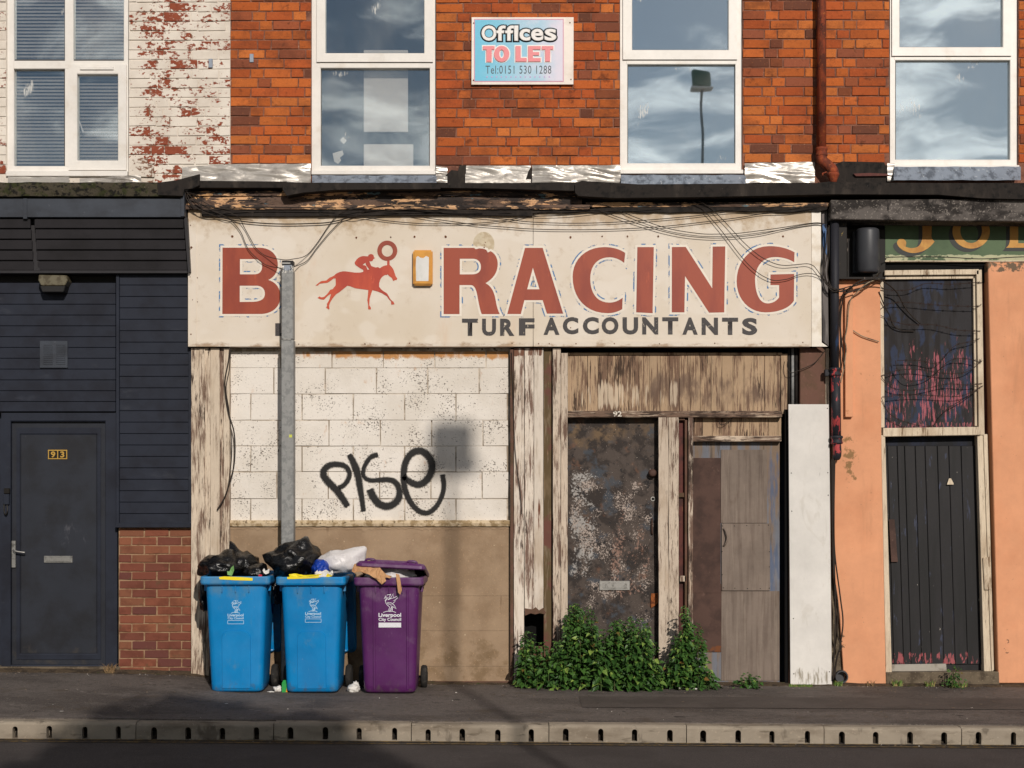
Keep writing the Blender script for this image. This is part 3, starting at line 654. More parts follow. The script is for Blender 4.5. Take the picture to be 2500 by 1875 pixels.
# left house window: two fixed lights over a fixed light and an opening sash
PF = -.035
w1 = bars('window', W1[0], -320, W1[1], 421, 33, -306, 303, 408, PF, -.11, m_pvc, B1); w1['label'] = 'white window with grey venetian blinds drawn'
obox('mullion', 158, -306, 179, 408, PF+.002, -.11, m_pvc, w1, .004); obox('transom', 33, 148, 303, 168, PF+.004, -.11, m_pvc, w1, .004)
for q in ((33, -306, 158, 148), (179, -306, 303, 148), (33, 168, 158, 408)):
    glass('pane', *q, -.075, w1); gasket(q[0]-2, q[1]-2, q[2]+2, q[3]+2, -.06, w1)
sh = bars('sash', 167, 157, 308, 415, 187, 178, 289, 394, PF+.02, -.1, m_pvc, w1)
glass('pane', 187, 178, 289, 394, -.055, w1); gasket(185, 176, 291, 396, -.045, w1)
obox('trickle_vent', 195, 162, 277, 170, -.002, -.03, m_pvc, w1, .003); obox('sill', 14, 417, 311, 430, .02, -.1, m_pvc, w1, .004)
bm = tube(bmesh.new(), spline([P(191, 294, -.085), P(196, 303, -.085), P(203, 324, -.085)], 4), .008); bobj('window_handle', bm, m_pvc, w1)
bl = thing('venetian_blind', 'grey venetian blind hanging behind the far left window', 'blind', (X(165), .12, Z(-300)))
y = -30
protos = []
b = bmesh.new(); L = X(306, -.13)-X(28, -.13); q = [b.verts.new(v) for v in ((-L/2, -.008, -.0108), (L/2, -.008, -.0108), (L/2, .004, .0108), (-L/2, .004, .0108))]; b.faces.new(q)
slat_me = bpy.data.meshes.new('slat'); b.to_mesh(slat_me); b.free(); slat_me.materials.append(m_blind)
while y < 410:
    o = bpy.data.objects.new('slat', slat_me); link(o, bl); o.matrix_parent_inverse = Matrix.Translation(-bl.location); o.location = ((X(306, -.13)+X(28, -.13))/2, .13, Z(y, -.13)); y += 8.4
# boards behind the glass of the second window
bo = thing('leaning_board', 'tall white board standing inside the second window', 'board', P(942, 330, -.2)); obox('board_face', 888, 122, 996, 322, -.16, -.18, m_card, bo)
bo = thing('leaning_board', 'low white board behind the lower edge of the second window', 'board', P(946, 410, -.2)); obox('board_face', 888, 352, 1009, 420, -.15, -.17, m_card, bo)
st = thing('paper_scrap', 'white diamond of paper stuck inside the second window', 'paper', P(838, 343, -.08)); plate('paper', [(838, 334), (847, 343), (839, 352), (830, 342)], -.084, .002, m_card, st)
st = thing('paper_scrap', 'torn white sticker remnant low in the second window', 'paper', P(824, 385, -.08)); plate('paper', [(812, 374), (836, 367), (839, 377), (830, 385), (833, 392), (825, 400), (816, 394)], -.084, .002, m_card, st)
# lead sills
def crumple(name, pts, p, mat, parent, amp=.012, nx=60, nz=8, lean=.05, seed=0):
    """flashing sheet between a top and a bottom row: pts=(x0,x1,ytop(x),ybot(x))"""
    x0, x1, yt, ybt = pts; b = bmesh.new(); g = []
    for j in range(nz+1):
        row = []
        for i in range(nx+1):
            x = x0+(x1-x0)*i/nx; t = j/nz; y = yt(i/nx)*(1-t)+ybt(i/nx)*t
            pp = p+lean*t; v = P(x, y, pp)
            v.y += (noise.noise(Vector((v.x*4, seed, v.z*9)))-1.3*abs(noise.noise(Vector((v.x*4+v.z*10, seed, v.z*16))))-.22*abs(noise.noise(Vector((v.x*11-v.z*20, seed+3, v.z*26)))))*amp
            if 0 < i < nx: v.z += noise.noise(Vector((v.x*7, seed+5, t)))*.006
            row.append(b.verts.new(v))
        g.append(row)
    for a, c in zip(g, g[1:]):
        for i in range(nx): b.faces.new((a[i], a[i+1], c[i+1], c[i]))
    bmesh.ops.recalc_face_normals(b, faces=b.faces)
    return bobj(name, b, mat, parent, True)
crumple('lead_sill', (762, 1066, lambda t: 428, lambda t: 447), .02, m_lead, B2, .004, 40, 4, .10, 1)
crumple('lead_sill', (1516, 1821, lambda t: 427, lambda t: 450+2*t), .02, m_lead, B2, .004, 40, 4, .10, 2)
crumple('lead_sill', (2184-2, 2492, lambda t: 407, lambda t: 440), .02, m_lead, B3, .005, 40, 4, .12, 3)
crumple('foil_flashing', (445, 759, lambda t: 408-8*min(1, t*2.2), lambda t: 448), .014, m_foil, B2, 0.018, 240, 18, .025, 4)
crumple('foil_flashing', (1064, 1092, lambda t: 404+4*t, lambda t: 446), .014, m_foil, B2, 0.033, 36, 18, .025, 5)
crumple('foil_flashing', (1136, 1296, lambda t: 405, lambda t: 447), .014, m_foil, B2, 0.013, 150, 18, .025, 6)
crumple('foil_flashing', (1299, 1515, lambda t: 404, lambda t: 448), .018, m_foil, B2, 0.020, 180, 18, .025, 7)
crumple('foil_flashing', (1818, 1989, lambda t: 399-4*t, lambda t: 446), .014, m_foil, B2, 0.013, 150, 18, .025, 8)
crumple('foil_flashing', (2166, 2184, lambda t: 398, lambda t: 442), .014, m_foil, B3, 0.011, 24, 18, .025, 9)
crumple('foil_flashing', (20, 170, lambda t: 432, lambda t: 448), .02, m_foil, B1, 0.022, 90, 18, .025, 10)
crumple('foil_flashing', (195, 345, lambda t: 436-8*t, lambda t: 450), .02, m_foil, B1, 0.022, 90, 18, .025, 11)
plate('torn_felt', [(1084, 449), (1088, 428), (1102, 415), (1118, 417), (1122, 404), (1138, 403), (1137, 449)], .03, .02, m_felt, B2)
plate('torn_felt', [(1283, 440), (1290, 418), (1297, 406), (1298, 449), (1280, 449)], .035, .02, m_felt, B2)
plate('torn_felt', [(2036, 425), (2042, 400), (2056, 394), (2158, 396), (2176, 432), (2170, 448), (2040, 448)], .02, .02, m_felt, B3)
plate('slate_edge', [(2084, 424), (2120, 422), (2165, 424), (2172, 429), (2090, 430)], .045, .02, m_redpanel, B3)
# ---------------- pent roof edges (felt, mossy coping)
def roof(name, pts, p, parent, mat, back=-.05):
    return plate(name, pts, p, p-back, mat, parent)
roof('roof_edge', [(458, 441), (700, 443), (700, 458), (458, 458)], .42, B2, m_felt)
roof('roof_edge', [(692, 444), (760, 446), (1066, 446), (1075, 452), (1075, 461), (820, 463), (740, 470), (712, 475), (700, 478), (690, 462)], .45, B2, m_felt)
roof('roof_edge', [(1070, 446), (1225, 447), (1418, 444), (1420, 452), (1415, 466), (1200, 460), (1070, 458)], .435, B2, m_felt)
roof('roof_edge', [(1404, 449), (1420, 441), (1560, 450), (1990, 447), (2028, 443), (2028, 474), (1700, 481), (1500, 483), (1412, 478), (1404, 470)], .46, B2, m_felt)
roof('roof_edge', [(2028, 444), (2170, 446), (2300, 447), (2790, 446), (2790, 480), (2500, 486), (2400, 484), (2290, 475), (2028, 474)], .46, B3, m_felt)
# coping with uneven mossy front
def coping():
    b = bmesh.new(); g = []
    for j in range(9):
        row = []
        for i in range(131):
            x = -230+675*i/130; t = j/8
            y = 444+(1.5*noise.noise(Vector((x*.02, 0, 0))))+35*t
            v = P(x, y, .44); v.y += .012*noise.noise(Vector((v.x*14, v.z*14, 2)))+(.02*(1-t)**3)
            row.append(b.verts.new(v))
        g.append(row)
    for a, c in zip(g, g[1:]):
        for i in range(130): b.faces.new((a[i], a[i+1], c[i+1], c[i]))
    top = [b.verts.new((v.co.x, .0, v.co.z+.02)) for v in g[0]]; bot = [b.verts.new((v.co.x, 0, v.co.z)) for v in g[-1]]
    for i in range(130): b.faces.new((top[i], top[i+1], g[0][i+1], g[0][i])); b.faces.new((g[-1][i], g[-1][i+1], bot[i+1], bot[i]))
    bobj('coping', b, m_moss, B1)
coping()
plate('lifted_felt', [(384, 446), (430, 440), (487, 425), (487, 452), (470, 460), (450, 462), (446, 478), (386, 476)], .455, .03, m_felt, B1)
# ---------------- left house: cladding
FC = .42
obox('cover_flashing', -230, 485, 59, 530, .41, .1, m_flash, B1, .002); obox('cover_flashing', 62, 485, 447, 530, .41, .1, m_flash, B1, .002)
obox('flashing_joint', 56, 484, 66, 534, .416, .1, m_flash, B1, .002); obox('flashing_joint', 441, 470, 450, 528, .418, .1, m_flash, B1, .002)
ye = [533, 558, 584, 610, 636, 661]
for i in range(5):
    for x0, x1, dz in ((-230, 74+2*i, 0), (84+2*i, 448+2.4*i, 0)):
        pa, pb_ = .385-.018*i, .385-.018*(i+1)
        b = bmesh.new()
        v = [P(x0, ye[i]+2, pa), P(x1, ye[i]+2, pa), P(x1, ye[i+1]-1, pb_), P(x0, ye[i+1]-1, pb_)]
        f = [b.verts.new(q) for q in v]; bk = [b.verts.new(q+Vector((0, .02, 0))) for q in v]
        b.faces.new(f); b.faces.new(bk[::-1])
        for k in range(4): b.faces.new((f[k], bk[k], bk[(k+1) % 4], f[(k+1) % 4]))
        bmesh.ops.recalc_face_normals(b, faces=b.faces); bmesh.ops.bevel(b, geom=b.edges[:], offset=.0035, segments=1, affect='EDGES')
        bobj('sign_board', b, m_clad2, B1)
plate('sign_board_backing', [(-230, 532), (450, 532), (462, 664), (-230, 664)], .285, .08, m_clad2, B1)
plate('joint_strip', [(72, 532), (86, 532), (97, 661), (83, 661)], .30, .02, m_clad2, B1)
obox('drip_edge', -230, 660, 462, 667, .30, .05, m_clad2, B1, .002)
plate('end_trim', [(449, 531), (457, 531), (464, 664), (459, 664)], .37, .1, m_clad2, B1)
y = 690
while y < 1004:
    obox('cladding_board', -230, y+.5, 282, min(y+26.4, 1005)-.5, .165+random.uniform(-.0015, .0015), .13, m_clad, B1, .0025); y += 26.4
y = 668
while y < 1280:
    obox('cladding_board', 292, y+.5, 462, min(y+27.9, 1280)-.5, .235+random.uniform(-.0015, .0015), .20, m_clad, B1, .0025); y += 27.9
obox('cladding_backing', -230, 664, 466, 1010, .13, -.1, m_gasket, B1); obox('cladding_backing', 284, 664, 464, 1284, .205, -.1, m_gasket, B1)
obox('corner_trim', 283, 668, 291, 1288, .25, .1, m_clad, B1, .003); obox('bottom_trim', 281, 1277, 466, 1288, .255, .1, m_clad, B1, .003)
obox('side_trim', 460, 852, 468, 1284, .24, .1, m_clad, B1, .002)
# door 93
obox('doorway_backing', -230, 1005, 292, 1640, .05, -.1, m_clad, B1)
fr = bars('door_frame', 3, 1008, 286, 1634, 25, 1026, 258, 1626, .16, .05, m_clad, B1)
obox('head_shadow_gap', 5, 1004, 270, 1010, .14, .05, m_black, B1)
m_door93 = surf('scuffed_grey_door', (40, 43, 51), [dict(c=(33, 34, 39), s=4, lo=.4, hi=.7), dict(c=(92, 92, 98), s=9, st=(1, 1, .5), d=6, lo=.50, hi=.66, a=.6, z=pz(110, 1265, 215, 1365, .12), w=.28, soft=.1, seed=3), dict(c=(120, 118, 116), s=40, lo=.70, hi=.76, a=.5, seed=5), dict(c=(70, 64, 58), s=6, lo=.46, hi=.66, a=.6, z=pz(0, 1560, 270, 1640, .12), w=.35, soft=.1, seed=6)], rough=.5, spec=.25)
dr = obox('door', 22, 1024, 261, 1630, .12, .07, m_door93, B1, .004); dr['label'] = 'plain dark grey panelled door numbered 93'
bars('door_moulding', 40, 1044, 246, 1610, 48, 1058, 238, 1598, .128, .115, m_clad, dr); obox('door_panel', 50, 1060, 236, 1596, .126, .11, m_door93, dr, .006)
m_brass = surf('brass_number', (210, 168, 84), rough=.35, metal=.6, huge=0); m_nblk = surf('number_black', (24, 20, 16), rough=.4, huge=0)
np_ = obox('number_plate', 117, 1098, 164, 1121, .132, .125, m_brass, dr, .001)
obox('number_ground', 119.5, 1100.5, 139.5, 1118.5, .1335, .13, m_nblk, np_, 0); obox('number_ground', 142, 1100.5, 161.5, 1118.5, .1335, .13, m_nblk, np_, 0)
text('numeral', '9', 124, 1102, 135, 1117, .1345, m_brass, np_, .03); text('numeral', '3', 147, 1102, 157, 1117, .1345, m_brass, np_, .03)
lp = obox('letter_plate', 107, 1357, 177, 1374, .136, .12, m_chrome, dr, .003); obox('letter_flap', 111, 1360, 173, 1371, .140, .13, m_chrome, lp, .002)
hd = obox('handle_plate', 28, 1320, 38, 1386, .138, .12, m_chrome, dr, .003)
bobj('door_handle', tube(bmesh.new(), spline([P(33, 1343, .14), P(34, 1344, .18), P(45, 1347, .185), P(61, 1349, .18)], 5), .008, 8), m_chrome, dr, True)
lk = obox('lock_case', 7, 1206, 22, 1232, .185, .15, m_clad, dr, .004); obox('keypad', 9, 1192, 23, 1205, .19, .16, m_nblk, lk, .003)
bobj('shackle', tube(bmesh.new(), spline([P(10, 1230, .18), P(10, 1248, .19), P(14, 1257, .19), P(18, 1248, .19), P(17, 1232, .18)], 5), .006, 6), m_nblk, lk, True)
obox('threshold', -230, 1628, 292, 1650, .20, -.1, m_concrete, B1, .006)
# vent
vt = obox('air_vent', 97, 832, 165, 898, .178, .16, m_flash, B1, .002)
for s in range(2):
    for k in range(11): obox('louvre', 106+31*s, 840+4.7*k, 128+31*s, 842.6+4.7*k, .182, .17, m_gasket if k % 1 else m_flash, vt, .0008)
# brick panel under the cladding
obox('mortar_bed', 290, 1286, 467, 1660, .190, -.1, m_rmortar, B1, 0)
RB = brick_proto('red_brick', .2165, .066, .05, m_rbrick); RH = brick_proto('red_half_brick', .1, .066, .05, m_rbrick)
RC = [(128, 76, 58), (118, 68, 54), (134, 84, 62), (112, 66, 54), (124, 80, 60), (100, 60, 54)]
courses(B1, 291, 466, 1290, 1650, 21.2, 61, 30, RB, RH, lambda: random.choice(RC), 3.2, .197, False, 0, .0015)
obox('plinth', 289, 1652, 468, 1672, .205, -.1, m_rbrick, B1, .004)
bpy.data.objects['plinth'].color = lin((112, 64, 48))
# ================================================================== MIDDLE SHOP FRONT
obox('inner_wall', 466, 500, 2030, 1690, .0, -.3, m_black, B2, 0)
# cornice
def moulding(name, x0, x1, y0, y1, p, parent, mat, amp=.006, seed=0):
    """long timber moulding with chipped, uneven front"""
    n = 110; b = bmesh.new(); rows = []
    prof = [(y0, -.06), (y0, 0), ((y0+y1)/2, .008), (y1, 0), (y1, -.06)]
    for y, dp in prof:
        row = []
        for i in range(n+1):
            x = x0+(x1-x0)*i/n
            v = P(x, y, p+dp); k = noise.noise(Vector((v.x*11, seed, y*.1)))+.6*noise.noise(Vector((v.x*37, seed, y*.3)))
            v.y += k*amp; v.z += noise.noise(Vector((v.x*21, seed+9, y)))*amp*.8
            row.append(b.verts.new(v))
        rows.append(row)
    for a, c in zip(rows, rows[1:]):
        for i in range(n): b.faces.new((a[i], a[i+1], c[i+1], c[i]))
    b.faces.new([r[0] for r in rows]); b.faces.new([r[-1] for r in rows][::-1])
    return bobj(name, b, mat, parent)
obox('cornice_backing', 452, 455, 2030, 520, .26, 0, m_black, B2, 0)
moulding('cornice_moulding', 452, 1425, 466, 478, .335, B2, m_cornice, seed=1)
moulding('cornice_moulding', 452, 1421, 478.5, 500, .315, B2, m_cornice, seed=2)
moulding('cornice_moulding', 452, 1440, 500, 511, .36, B2, m_cornice, .004, seed=3)
moulding('cornice_moulding', 1430, 2024, 494, 505, .345, B2, m_cornice, .004, seed=4)
b = bmesh.new()
pts = [(492, 511), (1300, 511), (1300, 527), (1100, 525), (900, 526), (700, 528), (492, 527)]
plate('black_strip', pts, .345, .03, m_felt, B2)  # uniform black strip between cornice lip and sign top
pts = [(1300, 511), (2020, 502)]; bot = [(2020, 511)]
x = 2000
while x > 1310: bot.append((x, 512+random.uniform(0, 5)+(1 if x > 1700 else 3))); x -= random.uniform(10, 40)
bot.append((1300, 521)); plate('black_strip', [(1300, 511), (1440, 511), (1500, 505), (2020, 503)]+bot, .34, .03, m_felt, B2)  # black strip carried on to the right, ragged lower edge
# ---------------- blockwork infill
obox('block_mortar', 560, 850, 1247, 1275, .191, -.1, m_blockj, B2, 0)
BP = brick_proto('block', .440, .225, .08, m_block, 4); HP_ = brick_proto('half_block', .2, .215, .08, m_block, 3)
rows = [(858, 897.5, 560), (899, 960.5, 668.5), (962.5, 1025, 612), (1027, 1088, 678), (1090, 1151, 612), (1153, 1217, 676), (1219, 1271, 612)]
for y0, y1, ph in rows:
    x = ph-125.3*2
    while x < 1243:
        a, c = max(x, 562)+1.2, min(x+125.3, 1242)-1.2
        if c-a > 8: lay(B2, 'concrete_block', BP if c-a > 70 else HP_, X(a, .2), X(c, .2), Z(y1, .2), Z(y0, .2), -.199+random.uniform(-.003, .003), None, .003)
        x += 125.3
moulding('ledge', 561, 1246, 1270, 1285, .235, B2, m_ledge, .005, 7)
# stall riser: rendered panel with scored joints
obox('stall_riser_core', 558, 1284, 1249, 1690, .196, -.1, m_black, B2, 0)
for (y0, y1), cuts in zip(((1288, 1454.6), (1455, 1539.8), (1540.2, 1626.3), (1626.7, 1668)), ((558, 1249), (558, 900, 1249), (558, 1249), (558, 1249))):
    for a, c in zip(cuts, cuts[1:]): obox('render_panel', a+.3, y0, c-.3, y1, .212, .19, m_render, B2, .0006)
obox('base_kerb', 1060, 1664, 1545, 1673, .25, .1, m_brownpil, B2, .006)
# crumbling mortar under the ledge
b = bmesh.new(); xx = 562
pts_t = []; pts_b = []
while xx < 1246:
    pts_t.append((xx, 1284)); pts_b.append((xx, 1289+abs(noise.noise(Vector((xx*.05, 1, 0))))*12+random.uniform(0, 3))); xx += 5
plate('broken_mortar', pts_t+pts_b[::-1], .2165, .01, m_render, B2)
# ---------------- timber uprights
def plank(name, x0, y0, x1, y1, p, mat, parent=None, thick=.05, bev=.004, warp=.0):
    n = 10; b = bmesh.new(); L = []; 
    for i in range(n+1):
        t = i/n; y = y0+(y1-y0)*t
        w = warp*noise.noise(Vector((x0*.3, y*.01, 1)))
        L.append((x0+w+random.uniform(-.25, .25), x1+w+random.uniform(-.25, .25), y))
    fr_ = [P(a, y, p) for a, c, y in L]+[P(c, y, p) for a, c, y in L[::-1]]
    prism(b, fr_, thick)
    return bobj(name, b, mat, parent or B2)
for x0, x1, p in ((467, 486, .262), (486.5, 500, .27), (500.5, 514, .255), (514.5, 536, .265), (536.5, 546, .25), (546.5, 560, .268)):
    plank('pilaster_plank', x0, 850, x1, 1655, p, m_post, B2, .09)
obox('pilaster_foot', 466, 1640, 561, 1676, .24, .1, m_post, B2, .01)
plank('conduit_strip', 1246, 852, 1253.5, 1666, .27, m_brownpil); 
plank('pilaster_plank', 1255, 850, 1279.5, 1666, .262, m_postw); plank('pilaster_plank', 1281, 850, 1303, 1492, .255, m_postw); plank('pilaster_plank', 1304, 850, 1326.5, 1490, .262, m_postw)
plank('pilaster_board', 1327.5, 848, 1346, 1666, .24, m_olive)
plank('door_post', 1350, 850, 1369, 1668, .27, m_jamb, warp=1); plank('door_post', 1370, 862, 1386, 1668, .25, m_jamb)
plank('rotted_board', 1281, 1578, 1327, 1668, .20, m_olive, thick=.03)
plate('splintered_edge', [(1281, 1485), (1300, 1488), (1308, 1482), (1316, 1490), (1326, 1484), (1333, 1496), (1330, 1500), (1318, 1497), (1306, 1500), (1296, 1497), (1282, 1503)], .268, .02, m_brownpil, B2)
# frieze of tongue-and-groove boards
x = 1386.5; i = 0
while x < 1905:
    w = random.uniform(23, 27)
    plank('frieze_board', x, 866, min(x+w, 1906)-.9, 1004, .172+random.uniform(-.003, .003), m_tg, B2, .03); x += w
plank('frieze_board', 1907, 864, 1922, 1010, .178, m_tg, B2, .04)
obox('frieze_top_bead', 1384, 861, 1910, 867, .185, .1, m_tg, B2, .003)
obox('door_head_rail', 1374, 1003, 1910, 1019, .235, .1, m_rail, B2, .006)
m_num = surf('tarnished_number', (206, 198, 186), [dict(c=(120, 108, 96), s=60, lo=.5, hi=.65)], rough=.4, metal=.4, huge=0)
n92 = text('house_number', '92', 1497, 1004, 1518, 1017, .24, m_num, B2, .02); n92['label'] = 'small silver numerals reading 92'
# burnt door 92
d92 = obox('door', 1386, 1018, 1609, 1672, .125, .08, m_doorrust, B2, .003); d92['label'] = 'scorched steel door blotched with rust and flaked paint'
l92 = obox('letter_plate', 1463, 1418, 1538, 1441, .137, .12, m_chrome, d92, .003); obox('letter_flap', 1472, 1423, 1529, 1436, .141, .13, m_chrome, l92, .002)
bm = lathe(bmesh.new(), [(.035, 0), (.035, -.012), (.02, -.02), (.014, -.03), (.03, -.045), (.034, -.06), (.02, -.07)], P(1592, 1155, .125), 18, 'y'); bobj('door_knob', bm, m_plyd, d92, True)
bm = lathe(bmesh.new(), [(.02, 0), (.02, -.006), (.012, -.006), (.010, .003)], P(1594, 1218, .125), 14, 'y'); bobj('lock_cylinder', bm, m_chrome, d92)
bobj('pull_handle', tube(bmesh.new(), spline([P(1593, 1267, .125), P(1592, 1270, .15), P(1592, 1300, .15), P(1593, 1304, .125)], 5), .006), m_plyd, d92, True)
plate('rusty_hasp', [(1590, 1449), (1607, 1448), (1608, 1470), (1600, 1478), (1590, 1484), (1588, 1476)], .14, .012, surf('orange_rust', (150, 86, 44), [dict(c=(92, 50, 28), s=30, lo=.45, hi=.6)], rough=.9), d92)
# mullions and narrow light
plank('mullion', 1608, 1019, 1632, 1670, .24, m_jamb, warp=1.5); plank('mullion', 1633, 1019, 1657, 1670, .245, m_jamb, warp=1)
obox('narrow_panel', 1657, 1022, 1676, 1670, .15, .1, m_redpanel, B2, .002)
plank('narrow_frame', 1672, 1020, 1680, 1670, .20, m_brownpil); obox('narrow_head', 1657, 1019, 1680, 1026, .2, .1, m_brownpil, B2, .002); obox('narrow_bar', 1657, 1203, 1676, 1214, .18, .1, m_brownpil, B2, .003); obox('narrow_bar', 1660, 1406, 1676, 1420, .2, .1, m_jamb, B2, .003)
plank('door_post', 1681, 1019, 1692, 1670, .235, m_jamb)
x = 1693
while x < 1907:
    plank('overdoor_board', x, 1019, min(x+23, 1908)-.9, 1066, .15+random.uniform(-.003, .002), m_tg, B2, .03); x += 23
obox('overdoor_rail', 1690, 1064, 1908, 1078, .18, .08, m_rail, B2, .005)
# right-hand door with patch sheets
d2 = obox('door', 1690, 1076, 1904, 1668, .105, .06, m_doorblue, B2, .003); d2['label'] = 'faded blue grey door patched with plywood sheets'
obox('brown_patch', 1692, 1118, 1759.5, 1448, .117, .10, m_plyd, d2, .002); obox('brown_patch', 1692, 1425.5, 1761, 1592, .115, .10, m_plyd, d2, .002)
obox('plywood_patch', 1760, 1098, 1873, 1277, .114, .10, m_ply, d2, .002); kp = obox('plywood_patch', 1762, 1278, 1880, 1442, .124, .10, m_ply, d2, .002)
obox('plywood_patch', 1761, 1443, 1903, 1662, .111, .10, m_ply, d2, .002)
bobj('pull_handle', tube(bmesh.new(), spline([P(1766, 1291, .125), P(1772, 1296, .155), P(1776, 1312, .16), P(1772, 1327, .155), P(1766, 1333, .125)], 5), .008, 8), m_ply, d2, True)
for q in ((1764, 1284), (1793, 1284), (1823, 1283), (1853, 1282), (1876, 1282), (1763, 1346), (1763, 1403), (1766, 1435), (1794, 1436), (1825, 1437), (1856, 1437), (1878, 1436), (1878, 1347), (1878, 1384)):
    bobj('screw', lathe(bmesh.new(), [(.0045, .002), (.0045, -.002)], P(q[0], q[1], .124), 8, 'y'), m_gasket, kp)
obox('navy_jamb', 1903, 1010, 1927, 1675, .04, -.02, m_navy, B2, .003); plank('jamb_edge', 1917, 1000, 1925, 1670, .22, m_black)
obox('brown_pilaster', 1953, 848, 2022, 1010, .22, 0, m_brownpil, B2, .005); plank('pilaster_edge', 2016, 850, 2024, 1000, .228, m_frame)
for xq, r_, mt in ((1926, .011, m_felt), (1935, .014, m_grille), (1944, .012, m_felt)):
    bobj('conduit', tube(bmesh.new(), [P(xq, 845, .17), P(xq, 1000, .17)], r_, 10), mt, B2, True)
obox('conduit_backing', 1920, 846, 1954, 1000, .08, 0, m_black, B2, 0)
wbd = plate('hoarding_board', [(1925, 987), (2024, 987), (2031, 1671), (1930, 1673)], .275, .018, m_wboard, None, .001)
tag(wbd, 'tall white painted board covering the pillar beside the patched door', 'board')
for q in ((1932, 1155), (2021, 1154), (1933, 1248), (2022, 1209), (2020, 997), (1937, 1510), (1938, 1645), (2025, 1640)):
    bobj('screw', lathe(bmesh.new(), [(.005, .002), (.005, -.002)], P(q[0], q[1], .275), 8, 'y'), m_gasket, wbd)
obox('pillar_core', 1926, 1000, 2030, 1680, .245, 0, m_brownpil, B2, 0)

# ================================================================== RIGHT SHOP FRONT
obox('inner_wall', 2030, 470, 2790, 1690, .0, -.3, m_black, B3, 0)
plate('stone_lintel', [(2028, 488), (2300, 486), (2790, 487), (2790, 542), (2300, 539), (2028, 535)], .41, .35, m_lintel, B3, .006)
obox('sign_recess', 2030, 536, 2790, 690, .12, 0, m_black, B3, 0)
bx_ = obox('corner_block', 2036, 539, 2068, 679, .30, .1, m_blackpl, B3, .004); 
obox('box_backing', 2068, 560, 2162, 678, .15, .05, m_blackpl, B3, .004); obox('box_shelf', 2034, 676, 2162, 681, .31, .05, m_blackpl, B3, .002)
# pier left of the door
plate('pier', [(2042, 684), (2149, 684), (2152, 1100), (2163, 1671), (2062, 1674), (2060, 1655), (2054, 1560), (2050, 1500), (2034, 1400), (2030, 1100)], .23, .2, m_salmon, B3, .004)
plate('pier_core', [(2026, 680), (2150, 684), (2160, 1672), (2030, 1672)], .19, .15, m_concrete, B3)
plate('cover_strip', [(2063, 700), (2083, 700), (2083, 1018), (2064, 1018)], .275, .05, m_salmon, B3, .003)
plate('pier', [(2412, 640), (2790, 640), (2790, 1668), (2438, 1668), (2428, 1300)], .23, .2, m_salmon, B3, .006)
plate('reveal', [(2396, 630), (2414, 630), (2442, 1668), (2420, 1668)], .10, .1, m_redpanel, B3)
# upper panel and its frame
plate('upper_panel', [(2156, 672), (2384, 672), (2386, 1046), (2160, 1046)], .125, .03, m_pinkp, B3)
plate('frame_stile', [(2144, 690), (2157, 686), (2160, 1044), (2150, 1044)], .20, .08, m_frame, B3, .003); plate('frame_stile', [(2384, 660), (2397, 658), (2404, 1062), (2390, 1062)], .19, .08, m_frame, B3, .003)
plate('frame_stile', [(2376, 672), (2383, 672), (2386, 1040), (2380, 1040)], .16, .05, m_frame, B3, .002)
plate('frame_head', [(2160, 660), (2390, 657), (2390, 670), (2160, 672)], .19, .08, m_frame, B3, .003); plate('frame_head', [(2158, 676), (2380, 672), (2380, 680), (2158, 682)], .16, .05, m_frame, B3, .002)
plate('transom_rail', [(2156, 1045), (2395, 1042), (2396, 1062), (2156, 1066)], .205, .1, m_frame, B3, .004)
plate('frame_post', [(2151, 1062), (2161, 1064), (2178, 1656), (2163, 1656)], .20, .1, m_frame, B3, .003); plate('frame_post', [(2386, 1062), (2400, 1060), (2420, 1640), (2403, 1646)], .18, .1, m_frame, B3, .003); plate('frame_post', [(2401, 1060), (2411, 1060), (2427, 1636), (2421, 1640)], .19, .1, m_frame, B3, .003)
plate('frame_repair', [(2400, 1362), (2416, 1360), (2420, 1440), (2404, 1440)], .197, .02, m_frame, B3, .002)
# corrugated black door
d3 = plate('door', [(2160, 1064), (2390, 1064), (2408, 1645), (2174, 1645)], .09, .04, m_blackdoor, B3); d3['label'] = 'black ribbed door with flaking spots and a steel kick plate'
xs_ = [2166, 2190, 2208, 2234, 2258, 2288, 2316, 2346, 2378, 2392]
for a, c in zip(xs_, xs_[1:]):
    plate('door_board', [(a+.4, 1088), (c-.4, 1088), (c+16.4, 1622), (a+16.4, 1622)], .10+random.choice((0, .004, .008)), .02, m_blackdoor, d3, .004)
obox('door_top_panel', 2164, 1068, 2378, 1089, .094, .08, m_navy, d3, .002)
plate('kick_plate', [(2177, 1622), (2310, 1620), (2312, 1640), (2177, 1641)], .125, .01, m_steel, d3, .002)
plate('lock_plate', [(2170, 1268), (2184, 1268), (2192, 1372), (2176, 1372)], .122, .008, m_plyd, d3, .001)
plate('paint_fleck', [(2317, 1168), (2322, 1168), (2328, 1180), (2328, 1183), (2312, 1183)], .124, .004, m_frame, d3)
plate('doorstep', [(2163, 1642), (2440, 1640), (2441, 1674), (2163, 1674)], .235, .3, m_concrete, B3, .01)
obox('reveal_left', 2150, 640, 2164, 1650, .06, 0, m_black, B3, 0)
